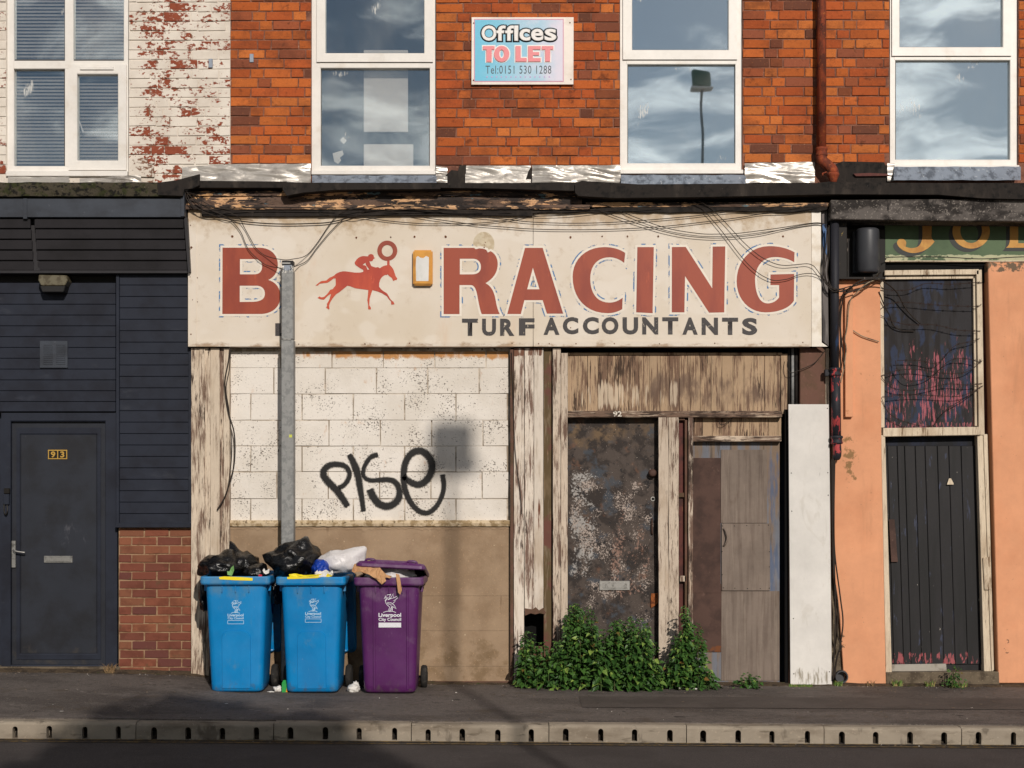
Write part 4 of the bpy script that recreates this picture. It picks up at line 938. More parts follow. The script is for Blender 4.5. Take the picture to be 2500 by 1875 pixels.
# ================================================================== FASCIA SIGN
def sign_material():
    M = Mat('cream_painted_fascia')
    col = M.mix(M.rng(M.noise(1.1, 4), .35, .7), lin((218, 207, 193)), lin((208, 194, 174)))
    col = M.mix(M.rng(M.noise(2.6, 3, .5, (.7, 1, 1), 4), .55, .60, 0, .45), col, lin((224, 215, 203)))
    top = M.rng(M.xyz()[2], Z(585, .31), Z(520, .31), 0, .3)
    col = M.mix(M.rng(M.math('ADD', M.noise(7, 8, .66, seed=2), top), .56, .84, 0, .8), col, lin((168, 142, 108)))
    bot = M.rng(M.xyz()[2], Z(826, .31), Z(845, .31), 0, .22)
    col = M.mix(M.rng(M.math('ADD', M.noise(12, 7, .66, (.5, 1, 1), 6), bot), .66, .84, 0, .75), col, lin((150, 118, 84)))
    col = M.mix(M.rng(M.noise(110, 3, .6, seed=8), .70, .75, 0, .6), col, lin((120, 96, 74)))
    col = M.mix(M.rng(M.noise(4, 6, .6, (1, 1, .25), 12), .60, .78, 0, .35), col, lin((206, 166, 128)))
    M.bump(M.noise(30, 4), .12, .003)
    return M.done(col, .55, 0, .35)
m_sign = sign_material()
def red_material(name, base, dark, light):
    M = Mat(name)
    col = M.mix(M.rng(M.noise(6, 5, .6, (1, 1, .35), 3), .4, .65), lin(base), lin(dark))
    col = M.mix(M.rng(M.noise(16, 6, .7, (1, 1, .25), 5), .60, .70, 0, .6), col, lin(light))
    col = M.mix(M.rng(M.noise(70, 5, .7, seed=7), .69, .73, 0, .8), col, lin((222, 196, 168)))
    return M.done(col, .5, 0, .35)
m_red = red_material('faded_red_lettering', (154, 68, 44), (140, 58, 40), (180, 82, 50))
m_horse = red_material('orange_red_lettering', (190, 76, 48), (170, 60, 42), (206, 88, 58))
m_halo = surf('overpaint_white', (226, 216, 202), rough=.5, huge=.03)
def alpha_mat(name, col, s, lo, hi, st=(1, 1, 1), seed=0, rough=.6):
    M = Mat(name); M.done(lin(col), rough)
    M.l(M.rng(M.noise(s, 7, .7, st, seed), lo, hi), M.b.inputs['Alpha']); return M.m
m_blue = alpha_mat('blue_brush_trace', (84, 124, 168), 14, .515, .56, (1, 1, 1), 3)
m_blkl = alpha_mat('worn_black_lettering', (64, 60, 60), 34, .66, .58, (1, 1, .6), 5, .55)
m_seam = surf('panel_seam', (96, 80, 64), rough=.8, huge=0)
FS = thing('fascia_sign', 'long cream painted fascia reading B RACING TURF ACCOUNTANTS above the shop', 'sign', P(1240, 845, .31))
SP_ = .31
obox('panel', 459, 512, 1301.2, 846, SP_, .2, m_sign, FS, .002); obox('panel', 1302, 512, 1981, 846, SP_, .2, m_sign, FS, .002)
for q in ((459, 519, 479, 846), ): obox('edge_strip', *q, SP_+.006, .3, m_sign, FS, .001)
obox('bottom_strip', 480, 832.5, 1301, 846, SP_+.007, .3, m_sign, FS, .001); obox('bottom_strip', 1302.4, 832.5, 1980, 846, SP_+.007, .3, m_sign, FS, .001)
m_sw = surf('white_edge_sheet', (234, 226, 214), [dict(c=(196, 178, 152), s=5, lo=.5, hi=.7, a=.6)], rough=.5)
b = bmesh.new(); v = [P(1981.5, 512, SP_+.003), P(2004, 513, SP_+.003), P(2020, 540, .24), P(2022, 846, .27), P(2007, 832, SP_+.003), P(1981.5, 845, SP_+.003)]
plate('end_sheet', [(1981.5, 512), (2004, 513), (2006, 836), (2021, 846), (1981.5, 846)], SP_+.004, .01, m_sw, FS)
m_gwood = surf('grey_weathered_timber', (112, 106, 104), [dict(c=(70, 66, 66), s=20, st=V, d=8, lo=.45, hi=.6), dict(c=(150, 144, 138), s=30, st=V, lo=.6, hi=.7)], rough=.85, bump=(70, .4, .003, V))
plate('end_return', [(2006, 514), (2019, 514), (2023, 845), (2008, 832)], .285, .03, m_gwood, FS)
plate('blue_remnant', [(2008, 545), (2018, 547), (2019, 625), (2009, 600)], .290, .01, surf('old_blue_paint', (70, 104, 150), [dict(c=(50, 54, 60), s=20, st=V, lo=.52, hi=.62)], rough=.6), FS)
# lettering
T2, T3, T4, T5, TH = (520, 580, 6.38), (1060, 580, 6.379), (1380, 580, 6.382), (1620, 580, 6.379), (760, 570, 7.373)
GL = [
 ('B', T2, 'M148,157 L720,157 C900,157 1010,270 1010,420 C1010,540 950,620 860,660 C980,690 1050,790 1050,910 C1050,1080 930,1180 760,1190 L145,1190 Z M420,335 L640,335 C730,335 765,390 765,450 C765,520 730,572 640,572 L420,572 Z M417,750 L690,750 C770,755 808,810 808,870 C808,950 760,990 640,1000 L417,1003 Z'),
 ('R', T3, 'M147,160 L620,160 L650,182 L700,168 L760,172 L810,190 L835,232 L880,212 C950,250 990,320 990,410 C990,560 900,650 800,710 C900,760 940,860 960,990 C975,1080 1000,1150 1022,1192 L740,1192 C710,1120 690,1000 670,890 C650,790 620,742 570,740 L395,740 L395,1192 L147,1192 Z M400,330 L610,330 C690,335 728,390 728,455 C728,530 680,570 600,572 L400,573 Z'),
 ('A', T3, 'M1415,160 L1690,160 L2010,1185 L1755,1185 L1690,975 L1405,975 L1350,1190 L1138,1190 Z M1538,470 L1640,805 L1448,805 Z'),
 ('C', T4, 'M935,240 L918,395 C850,340 770,307 690,307 C500,307 390,440 390,640 C390,860 490,1013 690,1013 C770,1013 840,980 895,935 L888,1115 C820,1155 750,1178 660,1178 C330,1178 115,950 115,610 C115,340 320,148 610,148 C740,148 850,180 935,240 Z'),
 ('I', T4, 'M1123,148 L1380,148 L1362,1178 L1105,1165 Z'),
 ('N', T5, 'M130,147 L345,145 L758,790 L765,140 L962,137 L945,1165 L708,1170 L335,600 L325,1165 L128,1165 Z'),
 ('G', T5, 'M2040,230 L2035,385 C1960,335 1850,303 1740,303 C1560,303 1440,420 1425,640 C1425,860 1490,1025 1620,1025 C1700,1025 1760,985 1800,930 L1800,740 L1665,740 L1665,575 L2035,565 L2030,985 C1960,1100 1790,1165 1590,1165 C1330,1165 1140,960 1138,680 C1138,380 1340,135 1640,133 C1800,130 1940,170 2040,230 Z')]
for nm, tr, path in GL:
    shape('brush_trace', path, tr, SP_+.0012, m_blue, FS, .030)
    shape('letter_halo', path, tr, SP_+.0020, m_halo, FS, .0185)
    shape('letter', path, tr, SP_+.0030, m_red, FS)
horse = 'M75,938 L120,900 C170,860 180,850 220,852 L270,845 L330,795 L410,760 C440,720 480,700 560,682 C640,675 720,700 800,705 L880,703 L935,690 L935,655 L870,620 L820,585 C790,565 778,545 783,515 L820,462 C860,425 900,408 940,405 L1020,412 C1025,385 1050,370 1075,370 C1110,372 1128,395 1128,430 L1150,442 L1120,458 L1105,490 L1075,503 L1045,495 L1060,540 L1080,585 L1120,600 L1160,612 L1200,605 L1235,625 L1280,595 L1320,578 L1365,570 L1366,480 L1409,480 L1410,565 C1450,600 1480,640 1490,680 L1520,770 L1548,810 L1535,840 L1500,835 L1495,858 L1470,845 L1450,800 L1400,765 L1375,735 L1355,750 L1335,745 C1290,760 1250,800 1235,850 L1222,900 L1222,960 C1250,1000 1290,1040 1350,1065 C1390,1100 1400,1160 1440,1200 L1480,1230 L1500,1275 L1440,1283 L1435,1220 L1400,1190 L1360,1130 L1270,1075 L1200,1045 L1100,1020 L1075,1090 L1050,1180 L1045,1290 L1075,1340 L1070,1368 L1030,1368 L1022,1345 L1025,1290 L1008,1200 L1020,1100 L1025,1018 L900,1000 L790,985 L700,950 L650,940 C600,980 540,1030 500,1060 L450,1090 L390,1160 L340,1240 L320,1300 L328,1350 L318,1370 L265,1335 L285,1300 L280,1270 L320,1200 L350,1110 L355,1085 L300,1120 L240,1180 L230,1192 L165,1185 L112,1160 L150,1130 L175,1150 L230,1140 L290,1085 L340,1015 L385,1000 L425,950 L440,930 L438,810 L400,810 L350,850 L295,885 L220,895 L150,905 L115,938 Z M920,568 L975,525 L985,570 L1045,648 L1010,650 L990,590 L960,572 Z'
shape('racehorse_emblem', horse, TH, SP_+.003, m_horse, FS)
ring = [[(1368+180*math.cos(2*math.pi*k/48), 310+182*math.sin(2*math.pi*k/48)) for k in range(48)], [(1368+100*math.cos(2*math.pi*k/40), 312+105*math.sin(2*math.pi*k/40)) for k in range(40)]]
shape('ring_emblem', ring, TH, SP_+.0034, m_red, FS)
small = [('T', 1128, 1167, 778), ('U', 1177, 1211, 778), ('R', 1221, 1256, 778), ('F', 1267, 1305, 777), ('A', 1327, 1366, 775.5), ('C', 1374, 1412, 774), ('C', 1423, 1462, 774), ('O', 1469, 1510, 774), ('U', 1520, 1558, 774.5), ('N', 1568, 1607, 774.5), ('T', 1617, 1656, 774.5), ('A', 1666, 1703.5, 775), ('N', 1713, 1753, 775.5), ('T', 1763, 1802, 775.5), ('S', 1812, 1849, 776), ('L', 672, 706, 789)]
for ch, a, c, y in small:
    h_ = 31 if ch == 'L' else 42
    text('small_letter', ch, a, y, c, y+h_, SP_+.003, m_blkl, FS, .045)
# bare disc where an old alarm stood, screws, rust spots
disc = [[(1181+26*math.cos(2*math.pi*k/40), 596+30*math.sin(2*math.pi*k/40)) for k in range(40)]]
shape('bare_disc', disc, (0, 0, 1), SP_+.0016, surf('bare_disc_paint', (206, 192, 166), [dict(c=(190, 172, 144), s=20, lo=.45, hi=.6)], rough=.6), FS)
m_rusts = surf('rust_spot', (112, 68, 40), [dict(c=(70, 44, 30), s=90, lo=.45, hi=.6)], rough=.9, huge=0)
for x, y, r in ((567, 577, 3.2), (870, 580, 2.6), (954, 579, 1.8), (1012, 578, 2.6), (1088, 578, 3), (1393, 579, 3), (1470, 577, 2.2), (1532, 577, 2.2), (1607, 577, 2.6), (1912, 577, 2.6), (465, 550, 1.5), (467, 604, 3), (464, 608, 1.6), (464, 676, 1.2), (482, 678, 1.5), (482, 737, 1.3), (466, 816, 1.8), (470, 732, 1.2), (891, 840, 2), (729, 840, 1.6), (1250, 838, 1.6), (1315, 839, 1.6), (1341, 839, 1.6), (1406, 839, 1.8), (1500, 839, 1.6), (1610, 839, 1.6), (1745, 838, 1.8), (1860, 838, 1.6), (1960, 836, 1.6), (1393, 800, 1.6), (1000, 838, 1.8), (1185, 592, 1.3), (1183, 598, 1.3), (1182, 604, 1.8)):
    shape('screw_rust', [[(x+r*random.uniform(.75, 1.1)*math.cos(2*math.pi*k/9), y+r*random.uniform(.8, 1.2)*math.sin(2*math.pi*k/9)) for k in range(9)]], (0, 0, 1), SP_+(.0085 if (y > 830 or x < 480) else .0042), m_rusts, FS)
# alarm box
m_amber = surf('amber_plastic', (214, 152, 62), [dict(c=(190, 128, 50), s=6, lo=.45, hi=.65)], rough=.4); m_wht = surf('sun_bleached_label', (214, 212, 208), [dict(c=(206, 206, 200), s=20, st=(1, 1, .3), lo=.5, hi=.65)], rough=.6)
ab = thing('alarm_box', 'amber burglar alarm box with bleached white label on the fascia', 'alarm', P(1032, 695, .33))
b = bmesh.new(); box(b, 1008, 610, 1056, 696, .365, .312, 0); bmesh.ops.bevel(b, geom=[e for e in b.edges], offset=.012, segments=2, affect='EDGES'); bobj('case', b, m_amber, ab)
plate('label', [(1016, 628), (1020, 625), (1026, 629), (1034, 630), (1040, 625), (1047, 628), (1047, 648), (1046, 686), (1016, 686), (1015, 650)], .3665, .003, m_wht, ab)
# ================================================================== TO LET BOARD
TL = thing('to_let_sign', 'small blue Offices TO LET board screwed to the brickwork', 'sign', P(1275, 206, .03))
m_tlw = surf('white_sign_sheet', (236, 226, 216), [dict(c=(214, 198, 182), s=4, lo=.5, hi=.7, a=.6)], rough=.5)
plate('sheet', [(1151.5, 42), (1400.5, 42), (1400, 206), (1151, 206.5)], .03, .018, m_tlw, TL, .001)
def tl_blue():
    M = Mat('sky_blue_print'); xx = M.xyz()[0]
    f = M.math('ADD', M.rng(xx, X(1160, .03), X(1372, .03), 0, 1, False), M.rng(M.noise(5, 3), .3, .7, -.12, .12))
    col = M.mix(M.rng(f, .0, .55), lin((112, 192, 220)), lin((150, 200, 222))); col = M.mix(M.rng(f, .45, 1.0), col, lin((220, 214, 228)))
    return M.done(col, .5)
obox('pink_border', 1157.3, 46.2, 1376.3, 199.8, .0315, .02, surf('pink_line', (206, 150, 172), rough=.5, huge=0), TL, 0)
obox('blue_ground', 1159.5, 48.5, 1374, 197.5, .0325, .02, tl_blue(), TL, 0)
m_grey = surf('print_grey', (74, 84, 90), rough=.5, huge=0); m_pink = surf('print_pink', (232, 142, 146), rough=.5, huge=0); m_pw = surf('print_white', (236, 232, 228), rough=.5, huge=0); m_pv = surf('print_mauve', (190, 160, 206), rough=.5, huge=0)
OF = (('O', 1174.8, 1212.5, 62), ('f', 1210.5, 1235, 62), ('f', 1232.5, 1256.5, 62), ('l', 1254.5, 1265.8, 62), ('c', 1267, 1295, 70), ('e', 1295.5, 1327.5, 70), ('s', 1328.3, 1359, 70))
for k, (ch, a, c, y) in enumerate(OF):
    text('letter_outline', ch, a-2.8, y-2.8, c+2.8, 103.3, .0326+.0004*k, m_grey, TL, bevel=.075)
for k, (ch, a, c, y) in enumerate(OF):
    text('lettering', ch, a, y, c, 100.5, .0360+.0004*k, m_pw, TL, bevel=.04)
TZ = (1140, 30, 8.193); LN = 0
for g_ in ('M320,675 L552,675 L552,745 L495,745 L495,990 L390,990 L390,745 L320,745 Z', [[(695+153*math.cos(2*math.pi*k/40), 832+160*math.sin(2*math.pi*k/40)) for k in range(40)], [(695+48*math.cos(2*math.pi*k/32), 832+85*math.sin(2*math.pi*k/32)) for k in range(32)]],
           'M972,675 L1075,675 L1075,912 L1197,912 L1197,985 L972,985 Z', 'M1225,675 L1475,675 L1475,742 L1320,742 L1320,795 L1445,795 L1445,858 L1320,858 L1320,915 L1475,915 L1475,985 L1225,985 Z', 'M1497,675 L1728,675 L1728,745 L1665,745 L1665,985 L1565,985 L1565,745 L1497,745 Z'):
    LN += 1; nl = LN; shape('letter_outline', g_, TZ, (.0326+.0004*(nl % 20)), m_pw, TL, .0095); shape('lettering', g_, TZ, .0420, m_pink, TL)
text('lettering', 'Tel:0151 530 1288', 1185.5, 160, 1346, 180, .0335, m_grey, TL, .0, None, 1.12, split=True)
for k in range(14): obox('dot', 1187.5+11.7*k, 186, 1190.5+11.7*k, 189.4, .0335, .03, m_pv, TL, 0)
for x, y in ((1156.5, 56.5), (1156, 196), (1391.5, 55.5), (1394, 194)): bobj('fixing', lathe(bmesh.new(), [(.006, .002), (.006, -.004)], P(x, y, .03), 8, 'y'), m_rusts, TL)
# green sign (its upper half hides behind the lintel)
GS = thing('green_shop_sign', 'green painted sign with ochre lettering tucked under the dark lintel', 'sign', P(2330, 638, .2))
obox('panel', 2161, 530, 2790, 637, .15, .12, m_green, GS, .002); obox('bottom_edge', 2161, 636, 2790, 639, .156, .12, m_frame, GS, .001)
TG = (2030, 530, 4.706)
J = 'M1045,-40 L1150,-40 L1150,190 C1140,230 1160,260 1185,282 C1130,350 1060,413 930,413 C830,405 750,340 752,290 C760,250 800,240 830,255 C870,275 860,310 850,335 C870,355 920,360 960,352 C1020,340 1045,280 1045,200 Z'
O_ = [[(1605+215*math.cos(2*math.pi*k/48), 165+197*math.sin(2*math.pi*k/48)) for k in range(48)], [(1605+125*math.cos(2*math.pi*k/48), 155+143*math.sin(2*math.pi*k/48)) for k in range(48)]]
L_ = 'M2050,-20 L2145,-20 L2145,300 L2420,300 L2420,352 L2005,352 C2040,330 2050,290 2050,250 Z'
E_ = 'M2560,-20 L2780,-20 L2780,352 L2520,352 Z'
for nm, g_ in (('J', J), ('O', O_), ('L', L_)):
    lp = parse(g_) if isinstance(g_, str) else g_
    sh_ = [[(u-44, v+40) for u, v in l] for l in lp]
    shape('letter_shade', sh_, TG, .1515, m_letsh, GS); shape('letter', lp, TG, .1530, m_gold, GS)
# ================================================================== PIPES AND FITTINGS
m_rustpipe = surf('rusty_iron_pipe', (142, 66, 40), [dict(c=(94, 48, 36), s=14, st=(1, 1, .4), lo=.42, hi=.62), dict(c=(178, 100, 48), s=40, lo=.58, hi=.68, a=.7), dict(c=(60, 34, 28), s=30, lo=.6, hi=.7)], rough=.85, bump=(60, .6, .005))
RP = thing('rainwater_pipe', 'rusty red iron rainwater pipe running down the brickwork', 'drainpipe', P(2035, 450, .1))
pp = .085
bobj('pipe', tube(bmesh.new(), [P(2006, -330, pp), P(2006, 358, pp)], .040, 20), m_rustpipe, RP, True)
bobj('collar', lathe(bmesh.new(), [(.046, 0), (.052, .006), (.052, .02), (.047, .028), (.047, .05), (.052, .058), (.052, .075), (.045, .08)], P(2006, 382, pp), 20), m_rustpipe, RP, True)
bobj('elbow', tube(bmesh.new(), spline([P(2006, 380, pp), P(2008, 392, pp+.01), P(2022, 404, pp+.03), P(2033, 416, pp+.04), P(2034, 424, pp+.05)], 6), .046, 18), m_rustpipe, RP, True)
bobj('spout', lathe(bmesh.new(), [(.03, 0), (.036, .03), (.05, .06), (.056, .075), (.05, .09)], P(2034, 447, pp+.06), 18), m_rustpipe, RP, True)
bobj('bracket', tube(bmesh.new(), [P(2018, 420, pp+.05), P(2008, 424, pp+.05), P(2009, 429, pp+.06)], .008), m_rustpipe, RP)
m_bpipe = surf('black_blue_pipe', (40, 40, 46), [dict(c=(52, 74, 110), s=9, st=(1, 1, .25), d=8, lo=.54, hi=.6, z=pz(2020, 700, 2060, 890, .3), w=.2, soft=.1), dict(c=(178, 70, 72), s=16, st=(1, 1, .4), d=6, lo=.53, hi=.56, z=pz(2020, 895, 2060, 1110, .3), w=.22, soft=.04, seed=3)], rough=.6, bump=(60, .4, .004))
DP = thing('downpipe', 'black downpipe with flaking red and blue paint between the two shops', 'drainpipe', P(2042, 1115, .3))
pp = .32
bobj('pipe', tube(bmesh.new(), [P(2038, 520, pp), P(2038, 900, pp)], .037, 18), m_bpipe, DP, True)
bobj('pipe', tube(bmesh.new(), [P(2040, 905, pp), P(2042, 1070, pp)], .041, 18), m_bpipe, DP, True)
bobj('pipe_end', tube(bmesh.new(), spline([P(2042, 1066, pp), P(2044, 1095, pp), P(2044, 1110, pp-.01), P(2042, 1116, pp-.03)], 5), .036, 18), m_bpipe, DP, True)
for y in (918, 1084): bobj('collar', lathe(bmesh.new(), [(.044, 0), (.052, .004), (.052, .018), (.046, .024), (.046, .045), (.053, .052), (.053, .066), (.043, .072)], P(2039 if y < 1000 else 2043, y, pp), 18), m_bpipe, DP, True)
obox('bracket_ear', 2014, 902, 2030, 918, pp-.01, .26, m_bpipe, DP, .004)
CB = thing('black_canister', 'dark grey cylindrical housing hung under the lintel beside the green sign', 'utility box', P(2117, 668, .28))
m_can = surf('dark_grey_plastic', (62, 63, 67), [dict(c=(50, 50, 54), s=4, lo=.4, hi=.7)], rough=.45, spec=.4)
c0 = P(2118, 668, .27); hh = Z(559, .27)-c0.z
bobj('canister', lathe(bmesh.new(), [(.080, 0), (.098, .012), (.099, .03), (.101, .034), (.101, hh-.03), (.097, hh-.008), (.085, hh)], c0, 36), m_can, CB, True)
obox('mounting_plate', 2082, 566, 2100, 668, .20, .12, m_can, CB, .004)
# wall light over door 93
WL = thing('bulkhead_light', 'unlit weathered bulkhead light above door 93', 'lamp', P(129, 712, .2)); m_diff = surf('dusty_diffuser', (104, 98, 80), [dict(c=(80, 72, 56), s=20, lo=.45, hi=.6)], rough=.4)
plate('housing', [(94, 671), (163, 672), (165, 685), (158, 697), (100, 697), (93, 684)], .30, .14, m_diff, WL, .006); plate('shade', [(97, 697), (160, 697), (155, 713), (103, 713)], .29, .12, m_gasket, WL, .005)
bobj('fixing_bracket', box(bmesh.new(), 609, 131, 619, 152, .012, 0, .003), m_lead, tag(thing('pipe_bracket', 'small grey metal bracket on the brick pier left of the second window', 'bracket', P(614, 152, 0)), 'small grey metal bracket on the brick pier left of the second window', 'bracket'))
bobj('fixing_bracket', box(bmesh.new(), 509, 143, 519, 165, .014, 0, .003), m_lead, thing('pipe_bracket', 'small grey metal bracket on the white painted brickwork', 'bracket', P(514, 165, 0)))
# ================================================================== GALVANISED POST
PO = thing('steel_post', 'galvanised square steel post standing in front of the fascia behind the bins', 'post', (X(702, .45), -.45, 0))
def post():
    b = bmesh.new(); box(b, 687, 660, 716, 828, .47, .36, .006); bobj('upper_shaft', b, m_grille, PO)
    b = bmesh.new(); box(b, 686.2, 829, 717, 1664, .475, .36, .006); bobj('lower_shaft', b, m_grille, PO)
    obox('strap', 690, 826, 711, 830, .482, .46, m_chrome, PO, .002); obox('cap_block', 688, 636, 716, 648, .46, .37, m_gasket, PO, .004)
    obox('cap_band', 687.5, 640, 709, 645, .475, .37, m_chrome, PO, .003); obox('cap_neck', 690, 645, 713, 662, .46, .37, m_lead, PO, .003)
    obox('sticker', 706, 1061, 713, 1068, .4765, .47, surf('yellow_sticker', (200, 204, 90), rough=.6, huge=0), PO, 0)
    obox('white_smear', 688, 648.5, 716, 666, .4722, .46, alpha_mat('white_smear_paint', (226, 222, 214), 40, .5, .56, (1, 1, .3), 2), PO, 0)
post()
# ================================================================== GRAFFITI
def spray():
    M = Mat('black_spray_paint'); M.done(lin((24, 22, 21)), .55)
    uv = M.n('ShaderNodeUVMap').outputs[0]; sx_ = M.n('ShaderNodeSeparateXYZ'); M.l(uv, sx_.inputs[0])
    d = M.math('ABSOLUTE', M.math('SUBTRACT', sx_.outputs[0], .5))
    d = M.math('ADD', d, M.rng(M.noise(130, 3, .7), .3, .7, -.10, .10))
    M.l(M.rng(d, .45, .25), M.b.inputs['Alpha']); return M.m
GR = thing('spray_tag', 'black spray-painted tag PISE across the white blockwork', 'graffiti', P(930, 1250, .21))
TB = (440, 820, 2.765)
for st_ in ([(1130, 1152), (1095, 1095), (1055, 1040), (1000, 985), (970, 945), (972, 905), (1005, 875), (1060, 866), (1115, 880), (1143, 925), (1130, 975), (1100, 1010), (1070, 1025)],
            [(1140, 800), (1168, 850), (1195, 920), (1212, 1010), (1226, 1100), (1238, 1185)],
            [(1335, 800), (1290, 815), (1255, 860), (1235, 915), (1245, 955), (1285, 975), (1345, 972), (1410, 970), (1455, 990), (1480, 1040), (1475, 1095), (1440, 1135), (1395, 1150), (1345, 1135), (1305, 1090), (1280, 1035)],
            [(1505, 945), (1545, 980), (1600, 1003), (1650, 985), (1690, 930), (1700, 870), (1675, 810), (1620, 775), (1560, 795), (1520, 860), (1508, 950), (1520, 1040), (1555, 1120), (1610, 1180), (1670, 1195), (1725, 1155), (1765, 1085), (1780, 1010), (1772, 935)]):
    b = bmesh.new(); uvl = b.loops.layers.uv.new('UVMap')
    pts = spline([P(TB[0]+u/TB[2], TB[1]+v/TB[2], .2085) for u, v in st_], 8)
    ribbon(b, pts, .080, uvl, lambda t: .82+.22*math.sin(t*5.1+len(st_))+.12*t)
    # rounded ends
    bobj('paint_stroke', b, spray() if 'black_spray_paint' not in bpy.data.materials else bpy.data.materials['black_spray_paint'], GR)
# ================================================================== WHEELIE BINS
def plastic(name, base, dark, scuff):
    M = Mat(name)
    col = M.mix(M.rng(M.noise(2.5, 4), .35, .7), lin(base), lin(dark))
    col = M.mix(M.rng(M.noise(9, 6, .65, seed=2), .60, .76, 0, .45), col, lin(scuff))
    zz = M.xyz()[2]
    col = M.mix(M.rng(M.math('ADD', M.noise(7, 5, .65, (1, 1, .7), 9), M.math('MULTIPLY', M.rng(zz, .70, .86), .16)), .58, .80, 0, .55), col, lin(tuple(v*.55+62 for v in scuff)))
    col = M.mix(M.rng(M.noise(120, 3, .7, (1, 1, .12), 11), .66, .74, 0, .35), col, lin(tuple(v*.6+80 for v in scuff)))
    col = M.mix(M.rng(M.math('ADD', M.noise(16, 7, .65, seed=4), M.rng(zz, .20, .0, 0, .24)), .68, .90, 0, .6), col, lin((86, 78, 70)))
    col = M.mix(M.rng(M.noise(48, 5, .7, (1, 1, .3), 6), .70, .74, 0, .5), col, lin((190, 190, 190)))
    M.bump(M.noise(200, 2), .05, .001)
    return M.done(col, M.rng(M.noise(6, 4), .3, .7, .36, .52), 0, .45)
m_bblue = plastic('blue_bin_plastic', (0, 128, 192), (0, 116, 178), (56, 120, 156)); m_purple = plastic('purple_bin_plastic', (86, 32, 92), (76, 28, 80), (104, 62, 104))
m_rubber = surf('black_rubber', (40, 38, 36), [dict(c=(72, 68, 62), s=20, lo=.5, hi=.7)], rough=.85)
m_logo = surf('white_bin_print', (222, 222, 228), rough=.5, huge=0); m_logob = surf('pale_blue_bin_print', (176, 208, 232), rough=.5, huge=0)
def rrect(w, d, r, z, cy=0.0, n=4, bow=0.0):
    out = []
    for cx_, cy_, a0 in ((w/2-r, d/2-r, 0), (-w/2+r, d/2-r, 90), (-w/2+r, -d/2+r, 180), (w/2-r, -d/2+r, 270)):
        for k in range(n+1):
            a = math.radians(a0+90*k/n); out.append(Vector((cx_+r*math.cos(a), cy+cy_+r*math.sin(a), z)))
    return out
def loft(bm, rings, cap0=True, cap1=True):
    R_ = [[bm.verts.new(v) for v in r] for r in rings]
    for a, c in zip(R_, R_[1:]):
        n = len(a)
        for k in range(n): bm.faces.new((a[k], a[(k+1) % n], c[(k+1) % n], c[k]))
    if cap0: bm.faces.new(R_[0][::-1])
    if cap1: bm.faces.new(R_[-1])
    return bm
FRONT0, FRONT1 = -.245, -.305          # front face at the foot and under the rim (local y)
def yf(z): return FRONT0+(FRONT1-FRONT0)*max(0, min(1, z/.9))
BIRD = [[(420, 400), (435, 470), (452, 530), (500, 600), (570, 660), (600, 700), (575, 780), (540, 845)], [(545, 280), (532, 340), (480, 385), (442, 430), (435, 480)],
        [(490, 215), (540, 185), (610, 186), (655, 165), (612, 240), (605, 330), (530, 402)], [(380, 352), (420, 290), (470, 258), (430, 340), (482, 330), (440, 402)], [(430, 230), (460, 300), (500, 290), (470, 350)],
        [(530, 400), (640, 340), (755, 140), (765, 320), (640, 352), (530, 400)], [(765, 320), (840, 285), (945, 235)], [(945, 300), (830, 400), (740, 440), (845, 440), (790, 490), (720, 550), (640, 580), (560, 575), (490, 520)],
        [(520, 500), (580, 525), (680, 510)], [(720, 560), (790, 620), (865, 765), (770, 700), (640, 630)], [(690, 680), (640, 760), (590, 855)], [(740, 670), (710, 770), (705, 855)], [(690, 690), (690, 800), (600, 855)],
        [(340, 912), (480, 862), (600, 875), (720, 862), (855, 912)]]
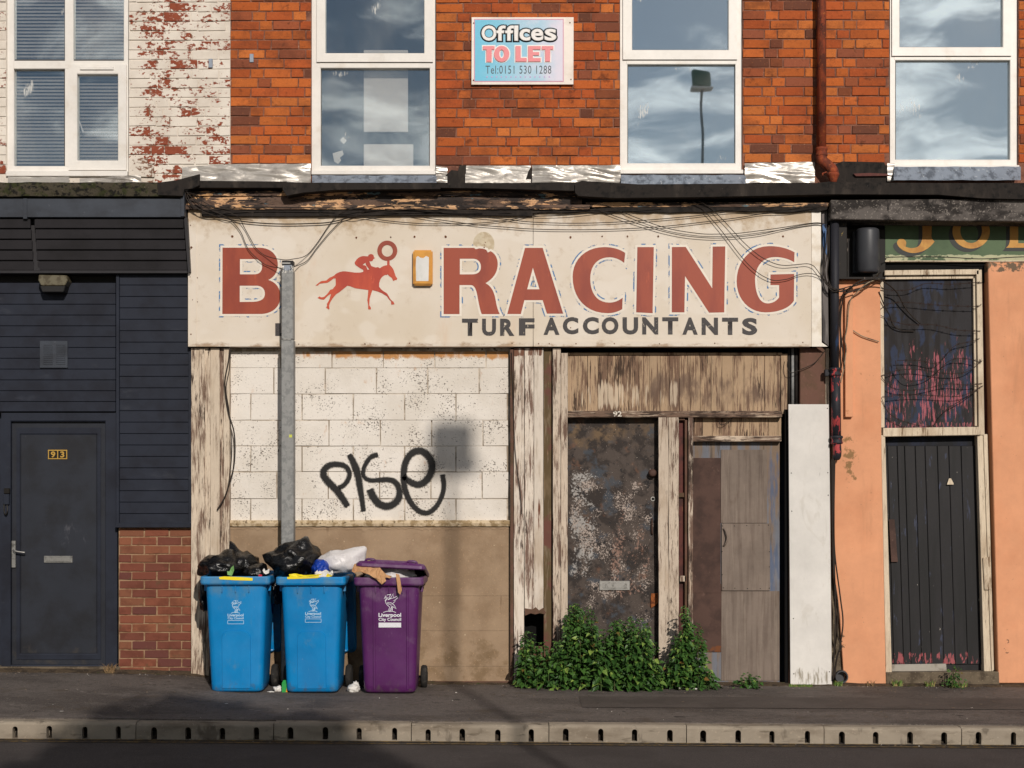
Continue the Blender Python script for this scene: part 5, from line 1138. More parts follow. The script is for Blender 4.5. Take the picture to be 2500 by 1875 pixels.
def make_bin(label, px, mat, logo_mat, logo, box_filled, ribbed, lid_open, rz, group, py=1690):
    d = 13.27; cx_ = (px-CX)/F*13.22
    r = thing('wheelie_bin', label, 'bin', (cx_, -.93+.245, zg(cx_, -.8)), group, rz, False)
    b = bmesh.new(); rings = []
    for t in (0, .02, .08, .3, .6, .85, 1.0):
        z = .008+t*.885; f_ = yf(z); bk = .235+.065*t
        w = .425+.075*t; rings.append(rrect(w-(.03 if t == 0 else 0), (bk-f_)-(.03 if t == 0 else 0), .05, z, (bk+f_)/2))
    loft(b, rings, True, False)
    # hollow inside
    ins = [[Vector((v.x*.95, v.y*.95, v.z)) for v in rings[-1]], [Vector((v.x*.84, v.y*.84, .60)) for v in rings[-1]]]
    loft(b, ins, False, True); bmesh.ops.recalc_face_normals(b, faces=b.faces)
    bobj('body', b, mat, r, True)
    b = bmesh.new(); yc = (.30+FRONT1)/2
    loft(b, [rrect(.50, .61, .05, .888, yc), rrect(.565, .685, .035, .902, yc), rrect(.575, .695, .035, .915, yc), rrect(.575, .695, .035, .955, yc), rrect(.565, .685, .035, .966, yc), rrect(.50, .62, .03, .966, yc), rrect(.49, .61, .03, .92, yc)], False, False)
    bobj('rim', b, mat, r)
    for k in (-.11, 0, .11):
        b = bmesh.new(); add_box(b, (k-.003, yf(.87)-.016, .835), (k+.003, yf(.87)+.01, .905)); bobj('rim_rib', b, mat, r)
    for s in (-1, 1):
        b = bmesh.new(); add_box(b, (s*.262-.012, -.20, .84), (s*.262+.012, -.16, .905), .004); bobj('comb_lug', b, mat, r)
    def front(x, z, e=.001): return Vector((x, yf(z)-e, z))
    if not ribbed:      # arched raised panel
        hw, zt = .12, .52; outl = [(-hw, .035), (hw, .035)]+[(hw-.06+.06*math.cos(math.radians(a)), zt-.06+.06*math.sin(math.radians(a))) for a in (0, 20, 45, 70, 90)]+[(-hw+.06-.06*math.sin(math.radians(a)), zt-.06+.06*math.cos(math.radians(a))) for a in (0, 20, 45, 70, 90)]
        b = bmesh.new(); n = len(outl); c0 = Vector((0, 0, .27))
        o1 = [b.verts.new(front(x, z, -.004)) for x, z in outl]; o2 = [b.verts.new(front(x*.965, .27+(z-.27)*.975, .007)) for x, z in outl]; o3 = [b.verts.new(front(x*.90, .27+(z-.27)*.93, .007)) for x, z in outl]
        for k in range(n):
            m_ = (k+1) % n; b.faces.new((o1[k], o1[m_], o2[m_], o2[k])); b.faces.new((o2[k], o2[m_], o3[m_], o3[k]))
        b.faces.new(o3); bmesh.ops.recalc_face_normals(b, faces=b.faces); bobj('front_panel', b, mat, r)
    else:
        for k in (-.125, .150):
            b = bmesh.new(); q = [front(k-.012, .04, -.003), front(k+.012, .04, -.003), front(k+.008, .86, .005), front(k-.008, .86, .005)]
            ring_ = [[front(k-.014+.0, z, -.004), front(k-.006, z, .006), front(k+.006, z, .006), front(k+.014, z, -.004)] for z in (.04, .3, .6, .86)]
            vv = [[b.verts.new(p) for p in rg] for rg in ring_]
            for a, c in zip(vv, vv[1:]):
                for i in range(3): b.faces.new((a[i], a[i+1], c[i+1], c[i]))
            bobj('front_rib', b, mat, r)
    for s in (-1, 1):
        c = Vector((s*.262, .19, .098-.0))
        b = lathe(bmesh.new(), [(.05, -.026), (.085, -.026), (.097, -.016), (.099, 0), (.097, .016), (.085, .026), (.05, .026)], c, 24, 'x'); w_ = bobj('wheel', b, m_rubber, r, True)
        b = lathe(bmesh.new(), [(.045, -.03), (.05, -.028), (.05, .028), (.045, .03)], c, 16, 'x'); bobj('hub', b, m_rubber, w_)
    bobj('axle', tube(bmesh.new(), [(-.26, .19, .098), (.26, .19, .098)], .01, 8), m_rubber, r)
    bobj('handle_bar', tube(bmesh.new(), [(-.24, .375, .93), (.24, .375, .93)], .013, 8), mat, r, True)
    # lid
    b = bmesh.new()
    loft(b, [rrect(.555, .70, .05, -.03, -.34), rrect(.575, .72, .05, -.022, -.34), rrect(.575, .72, .05, .0, -.34), rrect(.54, .68, .06, .022, -.34), rrect(.40, .50, .06, .032, -.34), rrect(.36, .46, .05, .048, -.34)], False, True)
    loft(b, [rrect(.53, .68, .05, -.03, -.34), rrect(.52, .66, .05, .012, -.34)], False, True)
    bmesh.ops.recalc_face_normals(b, faces=b.faces); lid = bobj('lid', b, mat, r)
    if lid_open: lid.location = (.012, .355, .965); lid.rotation_euler = (math.radians(99), 0, 0)
    else: lid.location = (.012, .35, .975); lid.rotation_euler = (math.radians(-8.0), math.radians(3.0), 0)
    for s in (-1, 1):
        b = bmesh.new(); tube(b, spline([(s*.13, -.66, .0), (s*.14, -.675, .035), (s*.20, -.675, .035), (s*.22, -.66, .0)], 4), .010, 6); bobj('lid_grip', b, mat, lid)
    # print: bird emblem and lettering, in units of the purple bin's zoomed emblem
    x0_, y0_, sc = logo
    def place(u, w):                     # photo pixels -> on the sloping front
        z = 1.55-(w-HZ)/F*13.24-r.location.z; return front((u-px)/F*13.22, z, .0035)
    def zp(u, v): return place(x0_+u*sc, y0_+v*sc)
    em = None
    for i, s in enumerate(BIRD):
        b = bmesh.new() if i == 0 else b
        ribbon(b, spline([zp(u, v) for u, v in s], 4) if len(s) > 5 and i not in (3, 5, 7, 9) else [zp(u, v) for u, v in s], .0042)
    bobj('bird_emblem', b, logo_mat, r)
    text('lettering', 'Liverpool', x0_+150*sc, y0_+930*sc, x0_+1065*sc, y0_+1142*sc, 0, logo_mat, r, .03, place)
    text('lettering', 'City Council', x0_+150*sc, y0_+1128*sc, x0_+1065*sc, y0_+1292*sc, 0, logo_mat, r, .025, place)
    b = bmesh.new(); c4 = [zp(152, 1325), zp(1065, 1325), zp(1065, 1520), zp(152, 1520)]
    if box_filled: b.faces.new([b.verts.new(v) for v in c4])
    else:
        for k in range(4): ribbon(b, [c4[k], c4[(k+1) % 4]], .0035)
    bobj('number_box', b, logo_mat, r)
    return r
grp = 'wheelie bins lined up on the pavement'
SC3 = 1/16.59
bin1 = make_bin('overflowing blue bin nearest the brick panel and grey door', 573.5, m_bblue, m_logob, (546.9, 1458.4, .0424), False, False, True, math.radians(1.5), grp)
bin2 = make_bin('overflowing blue bin in the middle, against the steel post', 760, m_bblue, m_logob, (738.6, 1454.6, .0424), False, False, True, 0, grp)
bin3 = make_bin('purple bin with its lid propped open by rubbish', 950, m_purple, m_logo, (915, 1440, SC3), True, True, False, 0, grp)
m_ytape = surf('yellow_label', (238, 214, 30), [dict(c=(226, 214, 160), s=30, lo=.62, hi=.7)], rough=.5, huge=0)
def on_rim(br, name, pts, mat):
    b = bmesh.new(); prism(b, [Vector((x, FRONT1-.049, z)) for x, z in pts], .002); return bobj(name, b, mat, br)
on_rim(bin1, 'yellow_label', [(-.13, .962), (-.09, .968), (.06, .962), (.145, .955), (.145, .932), (.0, .936), (-.125, .944)], m_ytape)
on_rim(bin2, 'yellow_label', [(-.19, .968), (-.05, .966), (.09, .966), (.05, .958), (-.13, .950), (-.19, .950)], m_ytape)
# ================================================================== RUBBISH
def bag_mat(name, base, rough, bumpd=.02, trans=0):
    M = Mat(name)
    a = M.noise(9, 5, .6, (1, 1, 1), 2, 1.6); c = M.noise(28, 4, .6, (1, 1, .6), 5, 1.2)
    M.bump(M.math('MULTIPLY_ADD', c, .4, a), .8, bumpd)
    M.done(lin(base), rough, 0, .55)
    if trans: M.b.inputs['Subsurface Weight'].default_value = trans; M.b.inputs['Subsurface Radius'].default_value = (.03, .03, .03)
    return M.m
m_bag = bag_mat('black_bin_bag', (9, 8, 8), .26, .014); m_wbag = bag_mat('white_carrier_bag', (214, 210, 210), .35, .010, .3); m_bbag = bag_mat('blue_bag', (14, 58, 158), .3, .02)
m_paper = surf('brown_paper', (196, 152, 110), [dict(c=(172, 128, 90), s=8, lo=.45, hi=.65)], rough=.85, bump=(14, .5, .02)); m_wpaper = surf('white_paper', (224, 220, 214), rough=.85, bump=(30, .6, .02))
def blob(name, c, r, mat, parent, seed=0, amp=.22, pull=None, sub=4, freq=2.2):
    b = bmesh.new(); bmesh.ops.create_icosphere(b, subdivisions=sub, radius=1)
    for v in b.verts:
        n = v.co.normalized(); s = Vector((seed*7.3, seed*3.1, seed*1.7))
        k = 1+amp*noise.noise(n*freq+s)-amp*.55*abs(noise.noise(n*freq*2.3+s*2))+amp*.28*noise.noise(n*freq*5+s)
        q = Vector((n.x*r[0], n.y*r[1], n.z*r[2]))*k
        if pull:
            for (d_, pw, ln) in pull:
                d_ = Vector(d_).normalized(); t = max(0, n.dot(d_))**pw; q = q*(1-.0*t)+d_*ln*t
        if q.z < -r[2]*.7: q.z = -r[2]*.7+(q.z+r[2]*.7)*.3
        v.co = Vector(c)+q
    return bobj(name, b, mat, parent, True)
def bag(name, label, cat, px, py, p, r, mat, seed, group=None, **k):
    c = P(px, py, p); o = blob(name, (0, 0, 0), r, mat, None, seed, **k); o.location = c
    return tag(o, label, cat, group)
GB = 'black bin bags on the blue bins'
bag('bin_bag', 'black bag sagging over the left of the nearest blue bin', 'rubbish bag', 544, 1386, .72, (.19, .24, .115), m_bag, 1, GB, pull=[((.35, 0, 1), 14, .06), ((-1, 0, -.3), 6, .03)])
bag('bin_bag', 'knotted black bag at the back right of the first blue bin', 'rubbish bag', 590, 1382, .62, (.155, .2, .125), m_bag, 2, GB, pull=[((-.42, 0, 1), 26, .12)])
bag('bin_bag', 'small crumpled black bag at the right edge of the first blue bin', 'rubbish bag', 626, 1400, .78, (.11, .16, .075), m_bag, 3, GB, pull=[((.5, 0, 1), 12, .03)])
bag('bin_bag', 'big glossy black bag heaped on the middle blue bin', 'rubbish bag', 718, 1374, .72, (.205, .23, .165), m_bag, 5, GB, amp=.24, pull=[((.45, 0, 1), 8, .07), ((-1, 0, .35), 10, .06), ((1, 0, .4), 8, .03)])
bag('bin_bag', 'black bag hanging between the two blue bins', 'rubbish bag', 676, 1440, .62, (.055, .12, .16), m_bag, 6, GB)
bag('bin_bag', 'black bag bulging out on the left side of the first blue bin', 'rubbish bag', 499, 1458, .62, (.045, .1, .15), m_bag, 8, GB)
bag('carrier_bag', 'puffed white carrier bag on the middle blue bin', 'rubbish bag', 828, 1374, .74, (.155, .16, .112), m_wbag, 4, pull=[((1, 0, .72), 9, .13), ((-1, 0, .1), 6, .03), ((1, 0, -.2), 8, .05)], amp=.16)
bag('carrier_bag', 'bright blue plastic bag between black and white bags', 'rubbish bag', 783, 1387, .86, (.075, .1, .075), m_bbag, 9)
o = bag('white_liner', 'white plastic liner bulging under the purple lid', 'rubbish bag', 955, 1403, .72, (.21, .25, .085), m_wbag, 11)
def scrap(name, label, cat, pts, p, mat, amp=.02, seed=0, thick=.002, bend=None):
    """crumpled sheet from an outline, subdivided and displaced"""
    b = bmesh.new(); vs_ = [b.verts.new(P(x, y, p)) for x, y in pts]; b.faces.new(vs_); bmesh.ops.triangulate(b, faces=b.faces[:])
    for _ in range(3): bmesh.ops.subdivide_edges(b, edges=b.edges[:], cuts=1)
    c = sum((v.co for v in b.verts), Vector())/len(b.verts)
    for v in b.verts:
        v.co.y += amp*(noise.noise(Vector((v.co.x*16, seed, v.co.z*16)))+.5*noise.noise(Vector((v.co.x*40, seed, v.co.z*40))))
        if bend: v.co.y += bend(v.co-c)
    ret = bmesh.ops.extrude_face_region(b, geom=b.faces[:])
    for v in ret['geom']:
        if isinstance(v, bmesh.types.BMVert): v.co.y -= thick
    bmesh.ops.recalc_face_normals(b, faces=b.faces)
    for v in b.verts: v.co -= c
    o = bobj(name, b, mat); o.location = c; return tag(o, label, cat)
scrap('paper_bag', 'torn brown paper bag flopping over the purple bin rim', 'paper bag', [(862, 1378), (872, 1376), (895, 1377), (920, 1378), (930, 1390), (945, 1404), (957, 1406), (952, 1412), (938, 1408), (943, 1418), (932, 1427), (920, 1415), (900, 1402), (880, 1396), (864, 1398), (859, 1395)], 1.07, m_paper, .02, 1, .003, lambda q: (.12 if q.z > .02 else 0)*min(1, (q.z-.02)*18) if q.z > .02 else 0)
scrap('paper_strip', 'narrow brown paper strip dangling down the purple bin front', 'paper', [(966, 1400), (975, 1403), (978, 1420), (979, 1440), (981, 1441), (977, 1452), (972, 1446), (972, 1425), (970, 1408)], 1.055, m_paper, .006, 2)
scrap('food_wrapper', 'yellow and white crumpled wrapper on the middle blue bin', 'wrapper', [(800-95, 1402), (720, 1400), (745, 1404), (775, 1402), (800, 1400), (812, 1406), (790, 1411), (740, 1412), (707, 1411)], .98, m_ytape, .02, 3)
scrap('food_wrapper', 'white crumpled wrapper beside the blue plastic bag', 'wrapper', [(768, 1398), (776, 1391), (786, 1395), (796, 1390), (806, 1396), (812, 1392), (814, 1404), (800, 1408), (780, 1408), (770, 1406)], .965, m_wpaper, .03, 4)
scrap('leaf_scrap', 'limp green cabbage leaf sticking out of the first blue bin', 'leaf', [(556, 1403), (555, 1394), (561, 1396), (564, 1386), (570, 1380), (571, 1392), (568, 1402), (566, 1406)], 1.0, surf('cabbage_leaf', (112, 158, 92), rough=.6), .012, 5)
scrap('food_wrapper', 'white scrap of wrapper on the small bag of the first bin', 'wrapper', [(641, 1392), (645, 1387), (648, 1394), (653, 1391), (658, 1388), (657, 1399), (649, 1402), (644, 1399)], .96, m_wpaper, .012, 6)
scrap('bottle_top', 'red bottle top poking out of the first blue bin', 'bottle top', [(631, 1404), (634, 1402), (640, 1403), (640, 1409), (632, 1409)], 1.0, surf('red_plastic', (186, 40, 60), rough=.4, huge=0), .003, 7, .01)
# litter at the foot of the bins
def gx(px, y): return (px-CX)/F*(D+y)
CT = thing('drink_carton', 'small green and orange carton on the pavement between the blue bins', 'carton', (gx(699, -.8), -.85, zg(gx(699, -.8), -.85)))
b = bmesh.new(); add_box(b, (-.028+CT.location.x, -.87, CT.location.z), (.024+CT.location.x, -.82, CT.location.z+.075), .002); bobj('carton_body', b, surf('green_card', (44, 150, 70), rough=.6, huge=0), CT)
b = bmesh.new(); prism(b, [Vector((CT.location.x+.006, -.873, CT.location.z+.004)), Vector((CT.location.x+.022, -.873, CT.location.z+.004)), Vector((CT.location.x+.022, -.873, CT.location.z+.055)), Vector((CT.location.x+.014, -.873, CT.location.z+.045))], .002); bobj('orange_print', b, surf('orange_card', (226, 150, 40), rough=.6, huge=0), CT)
b = bmesh.new(); prism(b, [CT.location+Vector((-.028, -.02, .075)), CT.location+Vector((.022, -.02, .075)), CT.location+Vector((.006, .005, .1)), CT.location+Vector((-.018, .005, .1))], .006); bobj('gable_top', b, bpy.data.materials['green_card'], CT)
def tissue(label, px, y, r, seed, mat=m_wpaper, z=0):
    x = gx(px, y); o = blob('tissue', (0, 0, 0), r, mat, None, seed, amp=.6, freq=2.6, sub=3); o.location = (x, y, zg(x, y)+r[2]*.6+z); return tag(o, label, 'litter')
tissue('crumpled white tissue lying between the blue and purple bins', 862, -.80, (.055, .05, .04), 21); tissue('small white paper wad at the wheel of the middle bin', 869, -.7, (.03, .03, .05), 22)
tissue('torn white paper beside the green carton', 680, -.80, (.04, .03, .03), 23); tissue('pale scrap lying right of the first bin foot', 661, -.86, (.03, .015, .006), 24)
tissue('white litter caught in the nettles foot at left', 1333, -.46, (.03, .02, .02), 25); tissue('white plastic shred in front of the nettles', 1705, -.5, (.06, .03, .015), 26)
x_ = gx(1675, -.55); st_ = bobj('plastic_straw', tube(bmesh.new(), [(-.075, .0, .0), (.09, -.03, -.004)], .006, 8), m_wpaper); st_.location = (x_, -.55, zg(x_, -.55)+.012); tag(st_, 'white straw on the pavement in front of the nettles', 'litter')
# ================================================================== CABLES
m_cable = surf('black_cable', (44, 36, 30), rough=.6, huge=0); m_cableg = surf('grey_cable', (150, 132, 108), [dict(c=(84, 72, 60), s=12, lo=.45, hi=.6)], rough=.6, huge=0)
def cable(label, pts, p=.335, r=.0034, mat=None, group='cables draped over the fascia', n=8):
    q = []
    for i, t in enumerate(pts): q.append(P(t[0], t[1], t[2] if len(t) > 2 else p))
    o = bobj('cable', tube(bmesh.new(), spline(q, n), r, 6), mat or m_cable, None, True); return tag(o, label, 'cable', group)
cable('thick dark cable sagging across the top of the letter B', [(456, 474, .40), (470, 500, .41), (500, 518, .4), (540, 531), (585, 539.5), (640, 545), (693, 547), (750, 546), (802, 543), (850, 532), (880, 522), (915, 507, .40), (1000, 503, .41), (1100, 512, .40), (1180, 516, .38)], .34, .005)
cable('cable looping down to the side of the steel post from the left', [(462, 478, .41), (500, 505, .41), (550, 528, .39), (566, 540), (588, 567), (606, 608), (637, 639), (657, 649.5), (688, 655, .40)], .34, .0033)
cable('cable loop dipping to the top of the steel post', [(470, 476, .41), (520, 505, .41), (578, 527, .39), (596, 555), (611, 582), (626, 607), (650, 625), (690, 634, .44), (715, 632.5, .44), (747, 624), (773, 595), (802, 552), (823, 527), (850, 514, .40), (885, 506, .41), (960, 502, .41)], .34, .0033)
cable('cable rising from the right side of the post to the cornice', [(716, 652, .42), (732, 646), (751, 635), (773, 606), (790, 585), (809, 563), (838, 536), (865, 528, .38), (905, 520, .39), (980, 512, .40), (1060, 508, .41)], .34, .0033)
cable('cable swagged from above the horse towards the letter A', [(780, 520, .39), (820, 528), (874, 529.5), (946, 539), (1000, 544), (1055, 546.5), (1163, 545), (1240, 537), (1310, 524), (1370, 511, .39), (1440, 505, .40)])
cable('long cable sagging lowest across the middle of the fascia', [(940, 510, .40), (982, 523), (1040, 532), (1091, 539), (1165, 549), (1240, 555), (1297, 559), (1394, 561), (1511, 559), (1628, 552), (1783, 534), (1860, 522), (1930, 510, .39), (2000, 500, .39)], .338)
cable('long cable just above the lowest one across the fascia', [(1040, 512, .40), (1091, 521), (1165, 529), (1240, 536), (1297, 542), (1394, 545), (1511, 542), (1667, 530), (1783, 517), (1860, 508, .39), (1960, 498, .40)], .338)
cable('short shallow cable under the black strip above the letter C', [(1220, 514, .39), (1258, 522.5), (1317, 527.5), (1394, 525), (1472, 517), (1540, 508, .39), (1620, 500, .40)], .34, .003)
cable('deep swag of cable across the letters I and N', [(1440, 503, .40), (1472, 517), (1520, 534), (1569, 550), (1615, 564), (1667, 575), (1720, 580.5), (1764, 581), (1815, 577), (1861, 571), (1910, 560), (1958, 550), (1990, 546), (2009, 548), (2019, 562, .36)], .34, .0033)
cable('upper of the two swags reaching the fascia right end', [(1460, 496, .41), (1495, 507), (1550, 530), (1628, 557), (1705, 570), (1755, 571.5), (1803, 569.5), (1900, 557), (1978, 545), (2006, 545), (2018, 553, .36), (2021, 580, .36)], .342, .0033)
cable('cable falling steeply across the letter G to its lower arm', [(1690, 490, .40), (1717, 513), (1752, 552), (1778, 585), (1803, 618), (1828, 647), (1853, 668), (1875, 680), (1892, 685), (1912, 683), (1927, 680), (1950, 671), (1974, 667.5), (1992, 671), (2007, 680), (2022, 699, .37), (2050, 712, .38)], .345, .0033)
cable('cable falling across the top of the letter G', [(1705, 490, .40), (1733, 507), (1764, 536), (1790, 564), (1814, 590), (1838, 612), (1861, 629), (1890, 643), (1915, 648), (1945, 646), (1970, 644), (1984, 648), (1993, 657), (2013, 684), (2036, 707, .38), (2060, 706, .38)], .35, .0033)
cable('cable run crossing the cornice at the far left', [(452, 470, .42), (458, 490, .42), (480, 509, .41), (520, 512, .41), (640, 506, .41), (820, 508, .41)], .41, .004)
cable('second cable fanning off the cornice at the far left', [(455, 468, .42), (470, 484, .42), (495, 500, .42), (560, 512, .42), (620, 519, .41)], .41, .004)
cable('short cable dropping from the dark flashing corner', [(459, 470, .42), (490, 482, .42), (491, 512, .42)], .41, .003)
for k, (lb, pts) in enumerate((('leftmost cable hanging beside the fascia end', [(2019, 560), (2016, 600), (2010, 650), (2017, 690), (2036, 712), (2070, 706)]), ('second cable hanging beside the fascia end', [(2022, 555), (2021, 610), (2014, 660), (2022, 694), (2045, 706), (2078, 698)]), ('third cable hanging beside the fascia end', [(2024, 550), (2024, 620), (2020, 668), (2030, 700), (2056, 712), (2086, 694)]))):
    cable(lb, pts, .37, .0045, None, 'cables beside the downpipe')
for k, (lb, pts) in enumerate((('cable twisting from the canister down over the pier edge', [(2150, 665, .2), (2130, 684, .33), (2100, 694, .34), (2070, 706, .34), (2056, 740, .30), (2052, 800, .29), (2058, 860, .29), (2062, 900, .29)]), ('black cable bundled under the canister', [(2140, 672, .3), (2110, 700, .34), (2078, 712, .35), (2056, 722, .34), (2050, 770, .31), (2052, 840, .30), (2052, 900, .29)]), ('brown cable bundled under the canister', [(2158, 678, .28), (2120, 690, .35), (2090, 716, .34), (2074, 740, .31), (2068, 800, .29), (2062, 830, .29), (2066, 850, .29), (2060, 900, .29), (2052, 935, .29)]), ('thick black lead arching right from the canister across the panel', [(2066, 715, .33), (2100, 686, .36), (2140, 682, .34), (2165, 692, .30), (2190, 715, .22), (2206, 745, .18), (2225, 770, .16), (2247, 790, .15)]), ('loose cable hanging across the upper left of the peeling panel', [(2146, 712, .24), (2160, 748, .22), (2172, 770, .2), (2180, 793, .17), (2200, 806, .15), (2232, 809, .14)]))):
    cable(lb, pts, .3, .006 if k in (0, 1, 3) else .005, m_cableg if k == 2 else None, 'cables under the canister')
cable('pale cable stub stapled on the salmon pier', [(2080, 805), (2100, 818), (2120, 826), (2146, 834)], .25, .005, m_cableg, 'cables under the canister')
for k, (lb, pts) in enumerate((('straight dark cable running down beside the white board', [(2034, 1110), (2035, 1250), (2037, 1380), (2040, 1500), (2036, 1600), (2034, 1660)]), ('bowed black cable bulging over the foot of the salmon pier', [(2038, 1120), (2036, 1250), (2038, 1349), (2051, 1454), (2058, 1519), (2051, 1576), (2042, 1615), (2038, 1655)]), ('inner black cable beside the salmon pier foot', [(2031, 1120), (2033, 1300), (2036, 1400), (2046, 1480), (2044, 1545), (2054, 1580), (2044, 1600), (2036, 1650)]))):
    cable(lb, pts, .30, .0065, None, 'cables at the pier foot')
cable('thin cable looping across the brown pilaster', [(1925, 870), (1922, 895), (1932, 910), (1960, 900), (1990, 885), (2015, 855)], .26, .0035, None, 'thin wires by the patched door')
cable('cable running down the left pilaster', [(561, 852), (558, 880), (549, 935), (556, 1000), (572, 1060), (572, 1130), (560, 1180), (548, 1215), (530, 1245)], .29, .006, None, 'cables on the left pilaster'); cable('second thinner cable beside it on the left pilaster', [(563, 850), (560, 900), (552, 950), (560, 1010), (566, 1100), (558, 1180), (551, 1210), (536, 1238)], .288, .004, None, 'cables on the left pilaster')
cable('thin wire running down the right pilaster of the blocked window', [(1249, 860), (1252, 950), (1258, 1100), (1270, 1200), (1274, 1255)], .285, .003, None, 'thin wires by the patched door')
cable('loose wire hooked over the patched door head', [(1790, 1019), (1770, 1035), (1758, 1036), (1756, 1026)], .20, .003, None, 'thin wires by the patched door')
cable('thin cable along the bottom of the green sign', [(2162, 634), (2176, 628), (2280, 627), (2330, 629), (2400, 632), (2500, 627), (2600, 629)], .225, .004, None, 'cables beside the downpipe')
m_barb = surf('rusty_barbed_wire', (52, 38, 32), rough=.8, huge=0)
def barbed(label, pts, p=.2):
    q = spline([P(x, y, t[0] if t else p) for x, y, *t in pts], 8); b = tube(bmesh.new(), q, .0028, 5); L = 0
    for i in range(1, len(q)):
        L += (q[i]-q[i-1]).length
        if L > .075:
            L = 0
            for a in (.9, 2.3): d_ = Vector((math.cos(a)*.014, -.004, math.sin(a)*.014)); tube(b, [q[i]-d_, q[i]+d_], .0018, 4)
    return tag(bobj('barbed_wire', b, m_barb), label, 'barbed wire', 'barbed wire strands over the peeling panel')
barbed('topmost barbed wire strand across the peeling panel', [(2146, 690, .24), (2160, 706), (2216, 708), (2262, 692), (2320, 694), (2378, 690), (2398, 690)])
barbed('second barbed wire strand from the top of the panel', [(2148, 756, .22), (2170, 742), (2210, 738), (2290, 745), (2380, 748), (2396, 742)])
barbed('third barbed wire strand sloping down to the right', [(2150, 770, .22), (2180, 784), (2220, 793), (2280, 793), (2340, 806), (2394, 808)])
barbed('barbed wire strand curling up at the right of the panel', [(2190, 880), (2240, 880), (2290, 886), (2330, 845), (2370, 834), (2392, 826)])
barbed('tangled barbed wire loop in the middle of the panel', [(2186, 880), (2192, 905), (2220, 930), (2270, 920), (2320, 880), (2360, 876), (2394, 884), (2392, 878)])
barbed('barbed wire strand sagging below the tangle', [(2150, 918, .22), (2190, 905), (2240, 902), (2310, 912), (2360, 908), (2398, 880)])
barbed('lower barbed wire strand rising to the right post', [(2152, 920, .22), (2180, 948), (2240, 952), (2310, 938), (2360, 940), (2398, 936)])
barbed('lowest level barbed wire strand', [(2154, 968, .22), (2230, 964), (2300, 967), (2350, 966), (2400, 942)])
barbed('slack barbed wire loop dropping to the transom', [(2152, 972, .22), (2170, 1008), (2210, 1030), (2275, 1040), (2310, 1000), (2360, 970), (2398, 942)])
# ================================================================== PLANTS
m_leaf = Mat('nettle_leaf')
def _leaf():
    M = m_leaf; oi = M.n('ShaderNodeNewGeometry').outputs['Random Per Island']
    col = M.mix(M.rng(oi, 0, 1, 0, 1, False), lin((38, 69, 29)), lin((74, 110, 46)))
    col = M.mix(M.rng(oi, .86, 1.0), col, lin((128, 150, 70)))
    col = M.mix(M.rng(oi, .03, .0), col, lin((126, 96, 48)))
    col = M.mix(M.rng(M.noise(40, 3), .5, .7, 0, .4), col, lin((40, 70, 28)))
    M.done(col, .5, 0, .35)
    M.b.inputs['Transmission Weight'].default_value = 0
    return M.m
m_leaf = _leaf(); m_stem = surf('nettle_stem', (58, 78, 38), [dict(c=(84, 66, 44), s=12, lo=.5, hi=.65)], rough=.7)
LEAF = [(0, 0), (.16, .10), (.36, .28), (.30, .36), (.34, .46), (.24, .54), (.26, .64), (.12, .78), (0, 1.0)]
def leaf(bm, base, dirv, up, size):
    dirv = dirv.normalized(); side = dirv.cross(up)
    if side.length < .1: side = Vector((1, 0, 0))
    side.normalize(); nrm = side.cross(dirv)
    mid = [bm.verts.new(base+dirv*size*t-nrm*0-Vector((0, 0, 1))*size*.28*t*t) for t in (0, .3, .6, 1.0)]
    for s in (-1, 1):
        e = []
        for w, t in LEAF[1:-1]: e.append(bm.verts.new(base+dirv*size*t+side*s*w*size*.95+nrm*w*size*.35-Vector((0, 0, 1))*size*.28*t*t))
        loop = [mid[0]]+e+[mid[3], mid[2], mid[1]]
        bm.faces.new(loop if s > 0 else loop[::-1])
def nettle_clump(label, px0, px1, p0, p1, tops, n, seed, size=.060):
    rnd = random.Random(seed); xm = (px0+px1)/2
    r = thing('nettle_clump', label, 'plant', (X(xm, (p0+p1)/2), -(p0+p1)/2, 0), 'nettles growing along the shop foot')
    bs, bl_ = bmesh.new(), bmesh.new()
    for i in range(n):
        px = rnd.uniform(px0, px1); p = rnd.uniform(p0, p1); k = (px-px0)/(px1-px0)
        top = tops(px)+rnd.uniform(0, 70)*(1 if rnd.random() < .65 else 1.9)
        x = X(px, p); z0 = zg(x, -p); h = max(.10, Z(top, p)-z0); lx, ly = rnd.uniform(-.07, .07)*h, rnd.uniform(-.10, .02)*h
        pts = [Vector((x+lx*t*t, -p+ly*t*t, z0+h*t)) for t in (0, .25, .5, .75, 1)]
        tube(bs, pts, lambda t: .0045*(1-t)+.0015, 5)
        a = rnd.uniform(0, 6.28); t = .04+rnd.uniform(0, .06)
        while t < 1.0:
            c = Vector((x+lx*t*t, -p+ly*t*t, z0+h*t)); sz = size*(1.1-.62*t**3)*rnd.uniform(.6, 1.25)
            for q in range(3):
                aa = a+q*2.1+rnd.uniform(-.8, .8); rad = rnd.uniform(.008, .075)*(1.05-t*.75)
                base_ = c+Vector((math.cos(aa)*rad, math.sin(aa)*rad, rnd.uniform(-.03, .03)))
                dv = Vector((math.cos(aa), math.sin(aa)-.25, rnd.uniform(-.75, .55))); leaf(bl_, base_, dv, Vector((rnd.uniform(-.7, .7), rnd.uniform(-1.3, .1), 1)), sz)
            a += 1.57+rnd.uniform(-.5, .5); t += rnd.uniform(.016, .032)/h*(1.1-.4*t)
        for q in range(4):
            aa = q*1.57+a; leaf(bl_, pts[-1], Vector((math.cos(aa), math.sin(aa), .9)), Vector((0, -.3, 1)), size*.42)
    bobj('stems', bs, m_stem, r); bobj('leaves', bl_, m_leaf, r)
    return r
nettle_clump('low nettles in front of the rotted hole in the pilaster', 1276, 1325, .34, .58, lambda x: 1512+abs(x-1298)*2.0, 13, 1, .054)
